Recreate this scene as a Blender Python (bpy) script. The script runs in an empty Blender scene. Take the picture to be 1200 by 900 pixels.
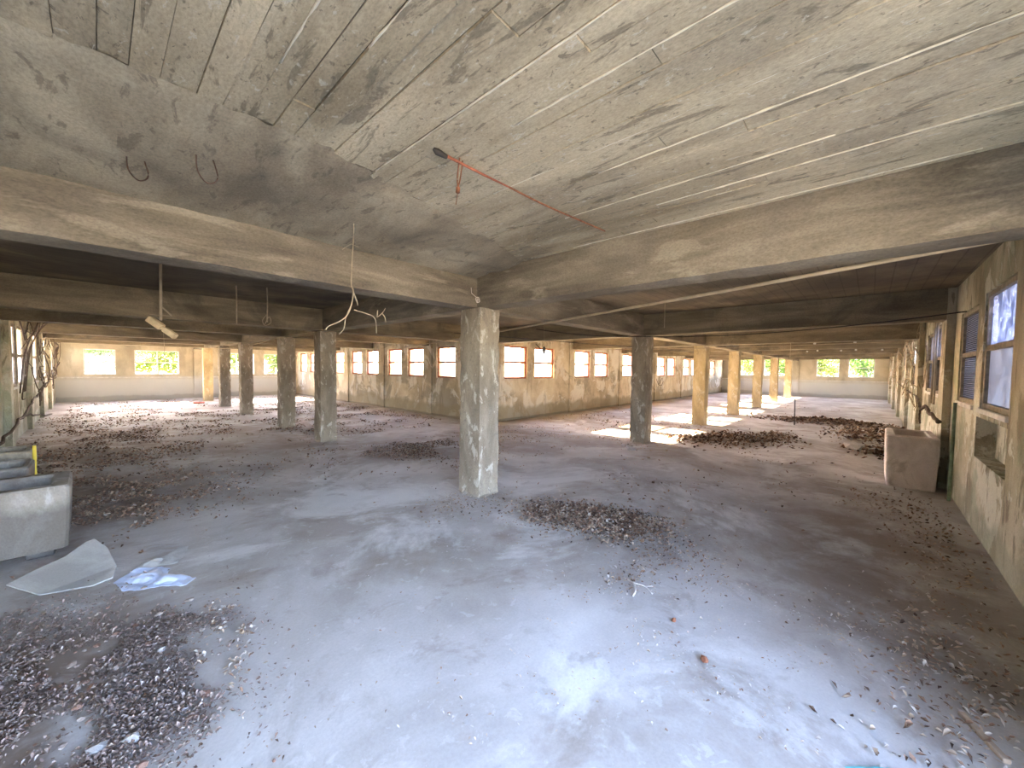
import bpy, bmesh, math, random
import numpy as np
from mathutils import Matrix, Vector, noise as mnoise

random.seed(7)
RNG = np.random.default_rng(7)
SC = bpy.context.scene
COL = SC.collection

# ------------------------------------------------------------------ camera
cd = bpy.data.cameras.new('camera')
cam = bpy.data.objects.new('camera', cd)
COL.objects.link(cam)
cd.sensor_fit = 'HORIZONTAL'
cd.sensor_width = 36.0
cd.lens = 452.0 / 1200.0 * 36.0
cd.clip_start = 0.05
cd.clip_end = 500
_R = ((0.68062, -0.02106, 0.73234), (-0.73254, -0.0361, 0.67977), (0.01212, -0.99913, -0.04))
cam.matrix_world = Matrix(((_R[0][0], -_R[0][1], -_R[0][2], 0.0),
                           (_R[1][0], -_R[1][1], -_R[1][2], 0.0),
                           (_R[2][0], -_R[2][1], -_R[2][2], 1.6),
                           (0, 0, 0, 1)))
SC.camera = cam

# ------------------------------------------------------------------ world, sun, exposure
SUN_EL = math.radians(23.5)
w = bpy.data.worlds.new('world')
SC.world = w
w.use_nodes = True
nt = w.node_tree
bgn = nt.nodes['Background']
sky = nt.nodes.new('ShaderNodeTexSky')
sky.sky_type = 'NISHITA'
sky.sun_disc = False
sky.sun_elevation = SUN_EL
sky.sun_rotation = 0.0
sky.air_density = 1.0
sky.dust_density = 1.2
sky.ozone_density = 1.3
tint = nt.nodes.new('ShaderNodeMix')
tint.data_type = 'RGBA'
tint.blend_type = 'MULTIPLY'
tint.inputs[0].default_value = 1.0
tint.inputs[7].default_value = (1.04, 0.93, 1.0, 1.0)
nt.links.new(sky.outputs[0], tint.inputs[6])
nt.links.new(tint.outputs[2], bgn.inputs[0])
bgn.inputs[1].default_value = 0.45

sl = bpy.data.lights.new('sun', 'SUN')
sl.energy = 16.0
sl.color = (1.0, 0.80, 0.56)
sl.angle = math.radians(0.6)
sun = bpy.data.objects.new('sun', sl)
COL.objects.link(sun)
sun.rotation_euler = (-(math.pi / 2 - SUN_EL), 0, 0)
sun.location = (10, 40, 20)

SC.view_settings.view_transform = 'Standard'
SC.view_settings.look = 'None'
SC.view_settings.gamma = 1.0
SC.view_settings.use_curve_mapping = False
SC.view_settings.exposure = 4.15
SC.cycles.max_bounces = 10
SC.cycles.diffuse_bounces = 7
SC.cycles.transparent_max_bounces = 16
SC.cycles.use_denoising = True
SC.cycles.sample_clamp_indirect = 8.0

# ------------------------------------------------------------------ helpers
def tag(o, label=None, cat=None, group=None, kind=None):
    if label: o['label'] = label
    if cat: o['category'] = cat
    if group: o['group'] = group
    if kind: o['kind'] = kind
    return o

def link(name, me, m=None, parent=None):
    o = bpy.data.objects.new(name, me)
    COL.objects.link(o)
    if m is not None and me is not None:
        if not me.materials: me.materials.append(m)
    if parent is not None: o.parent = parent
    return o

def empty(name, loc=(0, 0, 0), rz=0.0, parent=None):
    o = bpy.data.objects.new(name, None)
    o.empty_display_size = 0.1
    COL.objects.link(o)
    o.location = loc
    o.rotation_euler = (0, 0, rz)
    if parent is not None: o.parent = parent
    return o

def mesh_from(name, verts, faces, smooth=False):
    me = bpy.data.meshes.new(name)
    me.from_pydata([tuple(v) for v in verts], [], faces)
    me.update()
    if smooth:
        for p in me.polygons: p.use_smooth = True
    return me

def bm_mesh(name, bm, smooth=False):
    bmesh.ops.recalc_face_normals(bm, faces=bm.faces[:])
    me = bpy.data.meshes.new(name)
    bm.to_mesh(me)
    bm.free()
    if smooth:
        for p in me.polygons: p.use_smooth = True
    return me

def add_box(bm, x0, x1, y0, y1, z0, z1, bev=0.0):
    vs = [bm.verts.new(p) for p in ((x0, y0, z0), (x1, y0, z0), (x1, y1, z0), (x0, y1, z0),
                                    (x0, y0, z1), (x1, y0, z1), (x1, y1, z1), (x0, y1, z1))]
    fs = [bm.faces.new([vs[i] for i in q]) for q in
          ((0, 3, 2, 1), (4, 5, 6, 7), (0, 1, 5, 4), (1, 2, 6, 5), (2, 3, 7, 6), (3, 0, 4, 7))]
    if bev > 0:
        es = list({e for f in fs for e in f.edges})
        bmesh.ops.bevel(bm, geom=es, offset=bev, segments=1, affect='EDGES', profile=0.5)

def box_obj(name, x0, x1, y0, y1, z0, z1, m, parent=None, bev=0.0):
    bm = bmesh.new()
    add_box(bm, x0, x1, y0, y1, z0, z1, bev)
    return link(name, bm_mesh(name, bm), m, parent)

def rough_box(name, x0, x1, y0, y1, z0, z1, m, parent=None, step=0.12, amp=0.006, chip=0.012, seed=0, bev=0.012):
    """a box cut into a grid whose surface and arrises are slightly uneven, like old shuttered concrete"""
    d = (x1 - x0, y1 - y0, z1 - z0)
    n = [max(1, min(60, int(round(k / step)))) for k in d]
    idx = {}
    verts = []
    def vid(i, j, k):
        key = (i, j, k)
        if key not in idx:
            p = Vector((x0 + d[0] * i / n[0], y0 + d[1] * j / n[1], z0 + d[2] * k / n[2]))
            edge = (i in (0, n[0])) + (j in (0, n[1])) + (k in (0, n[2]))
            s = p * 2.3 + Vector((seed * 3.1, seed * 1.7, 0))
            o = Vector((mnoise.noise(s), mnoise.noise(s + Vector((31, 0, 0))), mnoise.noise(s + Vector((0, 47, 0))))) * amp
            c = Vector(((x0 + x1) / 2, (y0 + y1) / 2, (z0 + z1) / 2))
            if edge >= 2:
                q = max(0.0, mnoise.noise(p * 7.0 + Vector((seed, 9, 4)))) * chip * 2 + chip * 0.3
                t = Vector(((1 if i == 0 else -1 if i == n[0] else 0),
                            (1 if j == 0 else -1 if j == n[1] else 0),
                            (1 if k == 0 else -1 if k == n[2] else 0)))
                o += t * q
            idx[key] = len(verts)
            verts.append(p + o)
        return idx[key]
    faces = []
    for i in range(n[0]):
        for j in range(n[1]):
            faces.append((vid(i, j, 0), vid(i, j + 1, 0), vid(i + 1, j + 1, 0), vid(i + 1, j, 0)))
            faces.append((vid(i, j, n[2]), vid(i + 1, j, n[2]), vid(i + 1, j + 1, n[2]), vid(i, j + 1, n[2])))
    for i in range(n[0]):
        for k in range(n[2]):
            faces.append((vid(i, 0, k), vid(i + 1, 0, k), vid(i + 1, 0, k + 1), vid(i, 0, k + 1)))
            faces.append((vid(i, n[1], k), vid(i, n[1], k + 1), vid(i + 1, n[1], k + 1), vid(i + 1, n[1], k)))
    for j in range(n[1]):
        for k in range(n[2]):
            faces.append((vid(0, j, k), vid(0, j, k + 1), vid(0, j + 1, k + 1), vid(0, j + 1, k)))
            faces.append((vid(n[0], j, k), vid(n[0], j + 1, k), vid(n[0], j + 1, k + 1), vid(n[0], j, k + 1)))
    me = mesh_from(name, verts, faces)
    return link(name, me, m, parent)

def tube_data(pts, rad, sides=6, closed=False):
    pts = [Vector(p) for p in pts]
    n = len(pts)
    if not hasattr(rad, '__len__'): rad = [rad] * n
    verts, faces = [], []
    up = Vector((0, 0, 1))
    for i, p in enumerate(pts):
        if closed:
            t = pts[(i + 1) % n] - pts[i - 1]
        else:
            t = pts[min(i + 1, n - 1)] - pts[max(i - 1, 0)]
        if t.length < 1e-9: t = Vector((0, 0, 1))
        t.normalize()
        a = t.cross(up)
        if a.length < 0.05: a = t.cross(Vector((1, 0, 0)))
        a.normalize()
        b = t.cross(a)
        for s in range(sides):
            g = 2 * math.pi * s / sides
            verts.append(p + (a * math.cos(g) + b * math.sin(g)) * rad[i])
    m = n if closed else n - 1
    for i in range(m):
        for s in range(sides):
            s2 = (s + 1) % sides
            i2 = (i + 1) % n
            faces.append((i * sides + s, i * sides + s2, i2 * sides + s2, i2 * sides + s))
    if not closed:
        faces.append(tuple(range(sides - 1, -1, -1)))
        faces.append(tuple((n - 1) * sides + s for s in range(sides)))
    return verts, faces

def tubes_obj(name, lines, m, parent=None, sides=6):
    V, Fc = [], []
    for pts, rad in lines:
        v, f = tube_data(pts, rad, sides)
        o = len(V)
        V += v
        Fc += [tuple(i + o for i in q) for q in f]
    return link(name, mesh_from(name, V, Fc, True), m, parent)

def smooth_path(pts, n=6):
    """Catmull-Rom through the points"""
    P = [Vector(p) for p in pts]
    P = [P[0] * 2 - P[1]] + P + [P[-1] * 2 - P[-2]]
    out = []
    for i in range(1, len(P) - 2):
        for k in range(n):
            t = k / n
            a, b, c, d = P[i - 1], P[i], P[i + 1], P[i + 2]
            out.append(0.5 * ((2 * b) + (c - a) * t + (2 * a - 5 * b + 4 * c - d) * t * t + (3 * b - a - 3 * c + d) * t ** 3))
    out.append(P[-2])
    return out

def sag(a, b, drop, n=14):
    a, b = Vector(a), Vector(b)
    return [a.lerp(b, k / n) - Vector((0, 0, drop * 4 * (k / n) * (1 - k / n))) for k in range(n + 1)]

# ------------------------------------------------------------------ materials
def N(t, kind, **kw):
    n = t.nodes.new(kind)
    for k, v in kw.items(): setattr(n, k, v)
    return n

def ramp(t, fac, stops, interp='LINEAR'):
    r = N(t, 'ShaderNodeValToRGB')
    r.color_ramp.interpolation = interp
    e = r.color_ramp.elements
    while len(e) > 1: e.remove(e[-1])
    for i, (p, c) in enumerate(stops):
        if not hasattr(c, '__len__'): c = (c, c, c)
        el = e[0] if i == 0 else e.new(p)
        el.position = p
        el.color = (c[0], c[1], c[2], 1)
    t.links.new(fac, r.inputs[0])
    return r.outputs[0]

def noise_n(t, vec, scale, stretch=(1, 1, 1), detail=6, rough=0.6, dist=0.0):
    mp = N(t, 'ShaderNodeMapping')
    mp.inputs['Scale'].default_value = stretch
    t.links.new(vec, mp.inputs[0])
    n = N(t, 'ShaderNodeTexNoise')
    n.inputs['Scale'].default_value = scale
    n.inputs['Detail'].default_value = detail
    n.inputs['Roughness'].default_value = rough
    n.inputs['Distortion'].default_value = dist
    t.links.new(mp.outputs[0], n.inputs['Vector'])
    return n.outputs[0]

def mixc(t, fac, a, b, mode='MIX'):
    m = N(t, 'ShaderNodeMix', data_type='RGBA', blend_type=mode)
    for sock, v in ((m.inputs[0], fac), (m.inputs[6], a), (m.inputs[7], b)):
        if hasattr(v, 'is_linked') or hasattr(v, 'links'):
            t.links.new(v, sock)
        elif hasattr(v, '__len__'):
            sock.default_value = (v[0], v[1], v[2], 1)
        else:
            sock.default_value = v
    return m.outputs[2]

def math_n(t, op, a, b=None):
    m = N(t, 'ShaderNodeMath', operation=op)
    for i, v in enumerate((a, b)):
        if v is None: continue
        if hasattr(v, 'links'): t.links.new(v, m.inputs[i])
        else: m.inputs[i].default_value = v
    return m.outputs[0]

def surf(name, stops, scale=1.5, stretch=(1, 1, 1), rough=0.9, bump=0.25, bump_dist=0.01, layers=(), grain=0.25, grain_scale=60,
         spec=0.3, zlayers=(), boards=None):
    """stained, grainy mineral surface. layers: (colour, scale, stretch, lo, hi, amount); zlayers: (colour, z_top, wobble, amount, z_bottom)"""
    m = bpy.data.materials.new(name)
    m.use_nodes = True
    t = m.node_tree
    bs = t.nodes['Principled BSDF']
    tc = N(t, 'ShaderNodeTexCoord').outputs['Object']
    base = noise_n(t, tc, scale, stretch, 8, 0.62, 0.4)
    col = ramp(t, base, [(0.5 + (p - 0.5) * 0.55, c) for p, c in stops])
    height = base
    for li, (c, s, st, lo, hi, am) in enumerate(layers):
        f = noise_n(t, tc, s, st, 7, 0.65, 0.6)
        f = ramp(t, f, [(0.5 + (lo - 0.5) * 0.62, 0.0), (0.5 + (hi - 0.5) * 0.62, am)])
        col = mixc(t, f, col, c)
    if zlayers:
        sx = N(t, 'ShaderNodeSeparateXYZ')
        t.links.new(tc, sx.inputs[0])
        for c, zt, wob, am in zlayers:
            wn = noise_n(t, tc, 1.1, (1, 1, 0.4), 6, 0.6, 0.3)
            wz = math_n(t, 'MULTIPLY', math_n(t, 'SUBTRACT', wn, 0.5), wob)
            zz = math_n(t, 'ADD', sx.outputs[2], wz)
            f = ramp(t, math_n(t, 'DIVIDE', zz, max(zt, 0.01) * 2), [(0.42, am), (0.55, 0.0)])
            col = mixc(t, f, col, c)
    g = noise_n(t, tc, grain_scale * 1.5, tuple(0.4 + 0.6 * min(1.5, k) for k in stretch), 5, 0.75)
    gr = ramp(t, g, [(0.34, 1 - grain * 0.85), (0.6, 1 + 0.0)])
    col = mixc(t, 1.0, col, gr, 'MULTIPLY')
    hsum = math_n(t, 'ADD', math_n(t, 'MULTIPLY', g, 0.5), height)
    if boards:
        ax, wd = boards
        sx2 = N(t, 'ShaderNodeSeparateXYZ')
        t.links.new(tc, sx2.inputs[0])
        c = math_n(t, 'FRACT', math_n(t, 'DIVIDE', sx2.outputs[ax], wd))
        ln = ramp(t, c, [(0.0, 0.0), (0.06, 1.0), (0.94, 1.0), (1.0, 0.0)])
        hsum = math_n(t, 'ADD', hsum, math_n(t, 'MULTIPLY', ln, 0.5))
        lc = ramp(t, c, [(0.0, 0.62), (0.05, 1.0), (0.95, 1.0), (1.0, 0.62)])
        col = mixc(t, 1.0, col, lc, 'MULTIPLY')
    bp = N(t, 'ShaderNodeBump')
    bp.inputs['Strength'].default_value = bump
    bp.inputs['Distance'].default_value = bump_dist
    t.links.new(hsum, bp.inputs['Height'])
    t.links.new(bp.outputs[0], bs.inputs['Normal'])
    t.links.new(col, bs.inputs['Base Color'])
    bs.inputs['Roughness'].default_value = rough
    bs.inputs['Specular IOR Level'].default_value = spec
    return m

def plain(name, c, rough=0.8, metal=0.0, var=0.25, scale=12.0, translucent=0.0):
    m = bpy.data.materials.new(name)
    m.use_nodes = True
    t = m.node_tree
    bs = t.nodes['Principled BSDF']
    tc = N(t, 'ShaderNodeTexCoord').outputs['Object']
    f = noise_n(t, tc, scale, (1, 1, 1), 4, 0.6)
    col = ramp(t, f, [(0.3, tuple(k * (1 - var) for k in c)), (0.7, tuple(min(1, k * (1 + var)) for k in c))])
    t.links.new(col, bs.inputs['Base Color'])
    bs.inputs['Roughness'].default_value = rough
    bs.inputs['Metallic'].default_value = metal
    bs.inputs['Specular IOR Level'].default_value = 0.3
    if translucent > 0:
        tr = N(t, 'ShaderNodeBsdfTranslucent')
        t.links.new(col, tr.inputs[0])
        mx = N(t, 'ShaderNodeMixShader')
        mx.inputs[0].default_value = translucent
        t.links.new(bs.outputs[0], mx.inputs[1])
        t.links.new(tr.outputs[0], mx.inputs[2])
        t.links.new(mx.outputs[0], t.nodes['Material Output'].inputs[0])
    return m

def glass(name, clear, dust, tint=(1, 1, 1), grid=None, con=0.12):
    """window glass: what is not dusty lets light straight through; dust scatters it"""
    m = bpy.data.materials.new(name)
    m.use_nodes = True
    t = m.node_tree
    for n in list(t.nodes):
        if n.type == 'BSDF_PRINCIPLED': t.nodes.remove(n)
    out = t.nodes['Material Output']
    tr = N(t, 'ShaderNodeBsdfTransparent')
    tr.inputs[0].default_value = (*tint, 1)
    gl = N(t, 'ShaderNodeBsdfGlossy')
    gl.inputs['Roughness'].default_value = 0.08
    tl = N(t, 'ShaderNodeBsdfTranslucent')
    tl.inputs[0].default_value = (*dust, 1)
    df = N(t, 'ShaderNodeBsdfDiffuse')
    df.inputs[0].default_value = (*dust, 1)
    d2 = N(t, 'ShaderNodeMixShader')
    d2.inputs[0].default_value = 0.35
    t.links.new(tl.outputs[0], d2.inputs[1])
    t.links.new(df.outputs[0], d2.inputs[2])
    tc = N(t, 'ShaderNodeTexCoord').outputs['Object']
    f = noise_n(t, tc, 5.0, (1, 1, 1), 6, 0.65, 0.5)
    f = ramp(t, f, [(0.42, max(0.0, 1 - clear - con)), (0.58, min(1.0, 1 - clear + con))])
    if grid:
        br = N(t, 'ShaderNodeTexBrick')
        br.offset = 0.5
        br.inputs['Scale'].default_value = grid
        br.inputs['Color1'].default_value = (1, 1, 1, 1)
        br.inputs['Color2'].default_value = (0.9, 0.9, 0.9, 1)
        br.inputs['Mortar'].default_value = (0.08, 0.08, 0.08, 1)
        br.inputs['Mortar Size'].default_value = 0.06
        mp = N(t, 'ShaderNodeMapping')
        mp.inputs['Rotation'].default_value = (math.pi / 2, 0, 0)
        t.links.new(tc, mp.inputs[0])
        t.links.new(mp.outputs[0], br.inputs['Vector'])
        dc = mixc(t, 1.0, (*dust, 1), br.outputs[0], 'MULTIPLY')
        t.links.new(dc, tl.inputs[0])
        t.links.new(dc, df.inputs[0])
    mx = N(t, 'ShaderNodeMixShader')
    t.links.new(f, mx.inputs[0])
    t.links.new(tr.outputs[0], mx.inputs[1])
    t.links.new(d2.outputs[0], mx.inputs[2])
    m2 = N(t, 'ShaderNodeMixShader')
    m2.inputs[0].default_value = 0.05
    t.links.new(mx.outputs[0], m2.inputs[1])
    t.links.new(gl.outputs[0], m2.inputs[2])
    t.links.new(m2.outputs[0], out.inputs[0])
    return m

M = {}
M['hookiron'] = plain('dark_bent_iron', (0.10, 0.06, 0.045), 0.9, var=0.4, scale=30)
M['ceil'] = surf('ceiling_concrete', [(0.25, (0.23, 0.19, 0.14)), (0.5, (0.36, 0.305, 0.225)), (0.75, (0.52, 0.45, 0.335))], 1.1, (1.3, 0.5, 1),
                 layers=[((0.17, 0.15, 0.12), 0.8, (1, 1, 1), 0.52, 0.75, 0.55), ((0.50, 0.44, 0.33), 1.7, (1, .4, 1), 0.56, 0.72, 0.5),
                         ((0.13, 0.11, 0.09), 14, (1, 0.3, 1), 0.62, 0.7, 0.5)], bump=0.55, bump_dist=0.012, grain=0.35, grain_scale=45)
M['board'] = surf('board_marked_concrete', [(0.25, (0.29, 0.24, 0.165)), (0.5, (0.45, 0.38, 0.272)), (0.78, (0.58, 0.50, 0.365))], 1.3, (1.6, 0.35, 1),
                  layers=[((0.20, 0.17, 0.14), 1.0, (1, .7, 1), 0.52, 0.75, 0.5), ((0.56, 0.49, 0.36), 2.2, (1, .3, 1), 0.55, 0.72, 0.5),
                          ((0.14, 0.12, 0.09), 11, (1, 0.22, 1), 0.63, 0.7, 0.6), ((0.10, 0.085, 0.07), 34, (1, .6, 1), 0.68, 0.74, 0.6), ((0.60, 0.57, 0.50), 26, (1, .5, 1), 0.68, 0.72, 0.5)],
                  bump=0.7, bump_dist=0.012, grain=0.35, grain_scale=50)
M['fin'] = plain('cement_fin', (0.62, 0.57, 0.47), 0.95, var=0.2)
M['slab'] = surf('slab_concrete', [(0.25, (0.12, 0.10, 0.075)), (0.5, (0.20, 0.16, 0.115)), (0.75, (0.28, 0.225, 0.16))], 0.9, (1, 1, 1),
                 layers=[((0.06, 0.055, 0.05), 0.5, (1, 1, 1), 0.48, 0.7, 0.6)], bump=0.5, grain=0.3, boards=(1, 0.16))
M['beam'] = surf('beam_concrete', [(0.25, (0.15, 0.125, 0.095)), (0.5, (0.235, 0.20, 0.152)), (0.78, (0.35, 0.305, 0.235))], 1.6, (0.5, 0.5, 3.0),
                 layers=[((0.20, 0.17, 0.14), 1.2, (1, 1, 1), 0.54, 0.75, 0.5), ((0.46, 0.41, 0.32), 3, (.4, .4, 2), 0.58, 0.72, 0.45)],
                 bump=0.6, bump_dist=0.012, grain=0.35, grain_scale=45)
M['beam_dark'] = surf('wing_beam_concrete', [(0.25, (0.16, 0.13, 0.09)), (0.5, (0.25, 0.205, 0.14)), (0.78, (0.36, 0.30, 0.21))], 1.4, (0.5, 0.5, 3.0),
                 layers=[((0.09, 0.08, 0.065), 1.0, (1, 1, 1), 0.50, 0.7, 0.6)], bump=0.6, bump_dist=0.012, grain=0.35, grain_scale=45)  # concrete of the wing beams, with darker patches
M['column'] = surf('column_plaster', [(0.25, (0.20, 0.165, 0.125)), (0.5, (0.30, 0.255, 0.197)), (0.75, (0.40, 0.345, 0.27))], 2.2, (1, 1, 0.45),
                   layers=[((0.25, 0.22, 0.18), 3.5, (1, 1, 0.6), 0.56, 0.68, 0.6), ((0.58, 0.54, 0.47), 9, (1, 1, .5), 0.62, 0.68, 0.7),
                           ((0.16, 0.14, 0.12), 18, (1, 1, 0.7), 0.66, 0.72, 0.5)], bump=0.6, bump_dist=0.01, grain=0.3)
M['column_warm'] = surf('column_lit_plaster', [(0.25, (0.40, 0.31, 0.17)), (0.5, (0.55, 0.44, 0.26)), (0.75, (0.64, 0.54, 0.35))], 2.0, (1, 1, 0.45),
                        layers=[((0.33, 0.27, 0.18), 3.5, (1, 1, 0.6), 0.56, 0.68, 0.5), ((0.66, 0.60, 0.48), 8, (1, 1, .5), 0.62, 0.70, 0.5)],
                        bump=0.5, grain=0.25)  # warm light on the far columns put into the plaster colour
M['wall_in'] = surf('inner_wall_plaster', [(0.28, (0.42, 0.35, 0.245)), (0.5, (0.60, 0.51, 0.37)), (0.72, (0.72, 0.645, 0.50))], 0.9, (1, 1, 0.8),
                    layers=[((0.31, 0.275, 0.21), 0.7, (1, 1, 1.3), 0.50, 0.58, 0.75), ((0.76, 0.73, 0.65), 1.3, (1, 1, 0.8), 0.55, 0.61, 0.75),
                            ((0.22, 0.19, 0.14), 3, (1.6, 1.6, 0.25), 0.6, 0.72, 0.4)],
                    zlayers=[((0.34, 0.29, 0.19), 0.42, 0.9, 0.75), ((0.20, 0.17, 0.12), 0.07, 0.12, 0.7)], bump=0.5, bump_dist=0.012, grain=0.2)
M['wall_far'] = surf('end_wall_paint', [(0.28, (0.40, 0.36, 0.27)), (0.5, (0.52, 0.46, 0.34)), (0.72, (0.60, 0.54, 0.41))], 0.8, (1, 1, 0.7),
                     layers=[((0.33, 0.29, 0.22), 1.2, (1, 1, 0.4), 0.54, 0.68, 0.5)],
                     zlayers=[((0.56, 0.57, 0.55), 1.02, 0.03, 0.85), ((0.34, 0.33, 0.30), 0.22, 0.35, 0.6)], bump=0.35, grain=0.2)
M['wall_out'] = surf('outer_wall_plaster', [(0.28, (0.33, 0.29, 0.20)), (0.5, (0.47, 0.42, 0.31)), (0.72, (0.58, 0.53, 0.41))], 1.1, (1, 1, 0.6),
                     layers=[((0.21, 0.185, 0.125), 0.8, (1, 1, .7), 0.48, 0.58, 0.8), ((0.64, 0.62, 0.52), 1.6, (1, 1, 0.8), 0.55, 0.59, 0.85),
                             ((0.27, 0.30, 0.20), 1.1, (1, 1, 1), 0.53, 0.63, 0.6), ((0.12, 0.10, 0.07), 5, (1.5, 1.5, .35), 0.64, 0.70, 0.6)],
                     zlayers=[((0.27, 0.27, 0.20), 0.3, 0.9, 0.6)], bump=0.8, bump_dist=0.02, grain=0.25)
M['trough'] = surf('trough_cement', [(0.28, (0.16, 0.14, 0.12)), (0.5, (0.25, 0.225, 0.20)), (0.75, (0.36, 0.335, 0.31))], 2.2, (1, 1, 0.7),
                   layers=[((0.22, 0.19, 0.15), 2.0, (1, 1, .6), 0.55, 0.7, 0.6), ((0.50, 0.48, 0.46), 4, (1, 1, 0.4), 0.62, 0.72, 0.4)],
                   zlayers=[((0.085, 0.075, 0.065), 0.46, 0.35, 0.8)], bump=0.5, grain=0.2)  # dark lower zone: shade on the front face put into the colour
M['trough_pink'] = surf('trough_render', [(0.28, (0.54, 0.455, 0.41)), (0.5, (0.66, 0.575, 0.53)), (0.75, (0.72, 0.65, 0.60))], 2.2, (1, 1, 1),
                        layers=[((0.30, 0.24, 0.18), 2.4, (1, 1, 1), 0.58, 0.72, 0.55)], bump=0.5, grain=0.2)
M['frame_red'] = plain('red_brown_paint', (0.33, 0.12, 0.07), 0.7, var=0.4, scale=20)
M['frame_grey'] = plain('weathered_frame_wood', (0.26, 0.22, 0.17), 0.85, var=0.35, scale=14)
M['frame_white'] = plain('pale_frame_paint', (0.62, 0.62, 0.60), 0.6, var=0.12)
M['sill'] = plain('sill_cement', (0.56, 0.54, 0.50), 0.9, var=0.2)
M['glass_clear'] = glass('dusty_clear_glass', 0.998, (0.6, 0.56, 0.48), con=0.001)
M['glass_dust'] = glass('yellowed_dusty_glass', 0.62, (0.85, 0.76, 0.55), (1, .97, .88))
M['glass_wire'] = glass('patterned_obscured_glass', 0.04, (0.20, 0.185, 0.19), (0.9, 0.9, 1), grid=11.0, con=0.03)
M['glass_milk'] = glass('whitened_glass', 0.14, (0.85, 0.82, 0.80))
M['plastic_sheet'] = glass('milky_plastic_film', 0.04, (0.235, 0.225, 0.235), con=0.04)
M['glass_blue'] = glass('broken_cloudy_glass', 0.30, (0.20, 0.21, 0.27), (.85, .85, 1), con=0.3)
M['rust'] = plain('rusted_steel', (0.22, 0.09, 0.05), 0.9, var=0.5, scale=30)
M['rust_red'] = plain('red_rusted_rod', (0.30, 0.10, 0.06), 0.8, var=0.4, scale=30)
M['dark_wire'] = plain('dark_wire', (0.035, 0.03, 0.028), 0.7)
M['pale_wire'] = plain('dusty_cord', (0.34, 0.28, 0.20), 0.9, var=0.2)
M['pipe_pale'] = plain('pale_conduit', (0.36, 0.30, 0.22), 0.7, var=0.15)
M['pipe_green'] = plain('green_pipe_paint', (0.13, 0.17, 0.11), 0.7, var=0.35)
M['vine'] = plain('woody_vine_bark', (0.085, 0.06, 0.042), 0.95, var=0.4, scale=25)
M['dry_vine'] = plain('dry_tendril', (0.33, 0.26, 0.17), 0.95, var=0.3, scale=25)
M['leaf_a'] = plain('dead_leaf_dark', (0.11, 0.07, 0.05), 0.95, var=0.4, scale=9)
M['leaf_b'] = plain('dead_leaf_brown', (0.27, 0.165, 0.11), 0.95, var=0.4, scale=9)
M['leaf_c'] = plain('dead_leaf_tan', (0.44, 0.34, 0.25), 0.95, var=0.3, scale=9)
M['leaf_d'] = plain('bleached_chip', (0.52, 0.47, 0.42), 0.95, var=0.2, scale=9)
M['chip_a'] = plain('brown_chip', (0.20, 0.14, 0.115), 0.95, var=0.3, scale=9)
M['chip_b'] = plain('dusty_pink_brown_chip', (0.32, 0.24, 0.205), 0.95, var=0.3, scale=9)
M['chip_c'] = plain('pale_dusty_chip', (0.44, 0.37, 0.33), 0.95, var=0.25, scale=9)
M['stone_a'] = plain('grey_brown_stone', (0.30, 0.24, 0.20), 0.95, var=0.3, scale=14)
M['stone_b'] = plain('reddish_rubble', (0.30, 0.18, 0.13), 0.95, var=0.35, scale=14)
M['stone_c'] = plain('pale_plaster_lump', (0.42, 0.39, 0.36), 0.95, var=0.2, scale=14)
M['sheet_grey'] = surf('fibre_cement_sheet', [(0.3, (0.34, 0.32, 0.29)), (0.6, (0.46, 0.44, 0.40))], 2, grain=0.15, bump=0.2)
M['plastic'] = plain('pale_blue_plastic', (0.52, 0.58, 0.72), 0.35, var=0.12, scale=5)
M['cyan'] = plain('turquoise_plastic', (0.14, 0.42, 0.42), 0.5, var=0.1)
M['red'] = plain('faded_red_board', (0.55, 0.11, 0.06), 0.8, var=0.2)
M['yellow'] = plain('yellow_paint', (0.72, 0.56, 0.08), 0.6, var=0.1)
M['fixture'] = plain('fixture_plastic', (0.62, 0.50, 0.32), 0.7, var=0.2)
M['tree_leaf'] = plain('green_foliage', (0.07, 0.13, 0.02), 0.7, var=0.5, scale=1.5, translucent=0.55)
M['tree_leaf2'] = plain('yellow_green_foliage', (0.13, 0.17, 0.03), 0.7, var=0.4, scale=1.5, translucent=0.55)
M['trunk'] = plain('tree_bark', (0.14, 0.10, 0.07), 0.95, var=0.3)
M['ground'] = surf('yard_earth', [(0.3, (0.36, 0.30, 0.21)), (0.7, (0.50, 0.43, 0.32))], 0.3, grain=0.2, layers=[((0.20, 0.24, 0.09), 0.2, (1, 1, 1), 0.5, 0.6, 0.7)])

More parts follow.
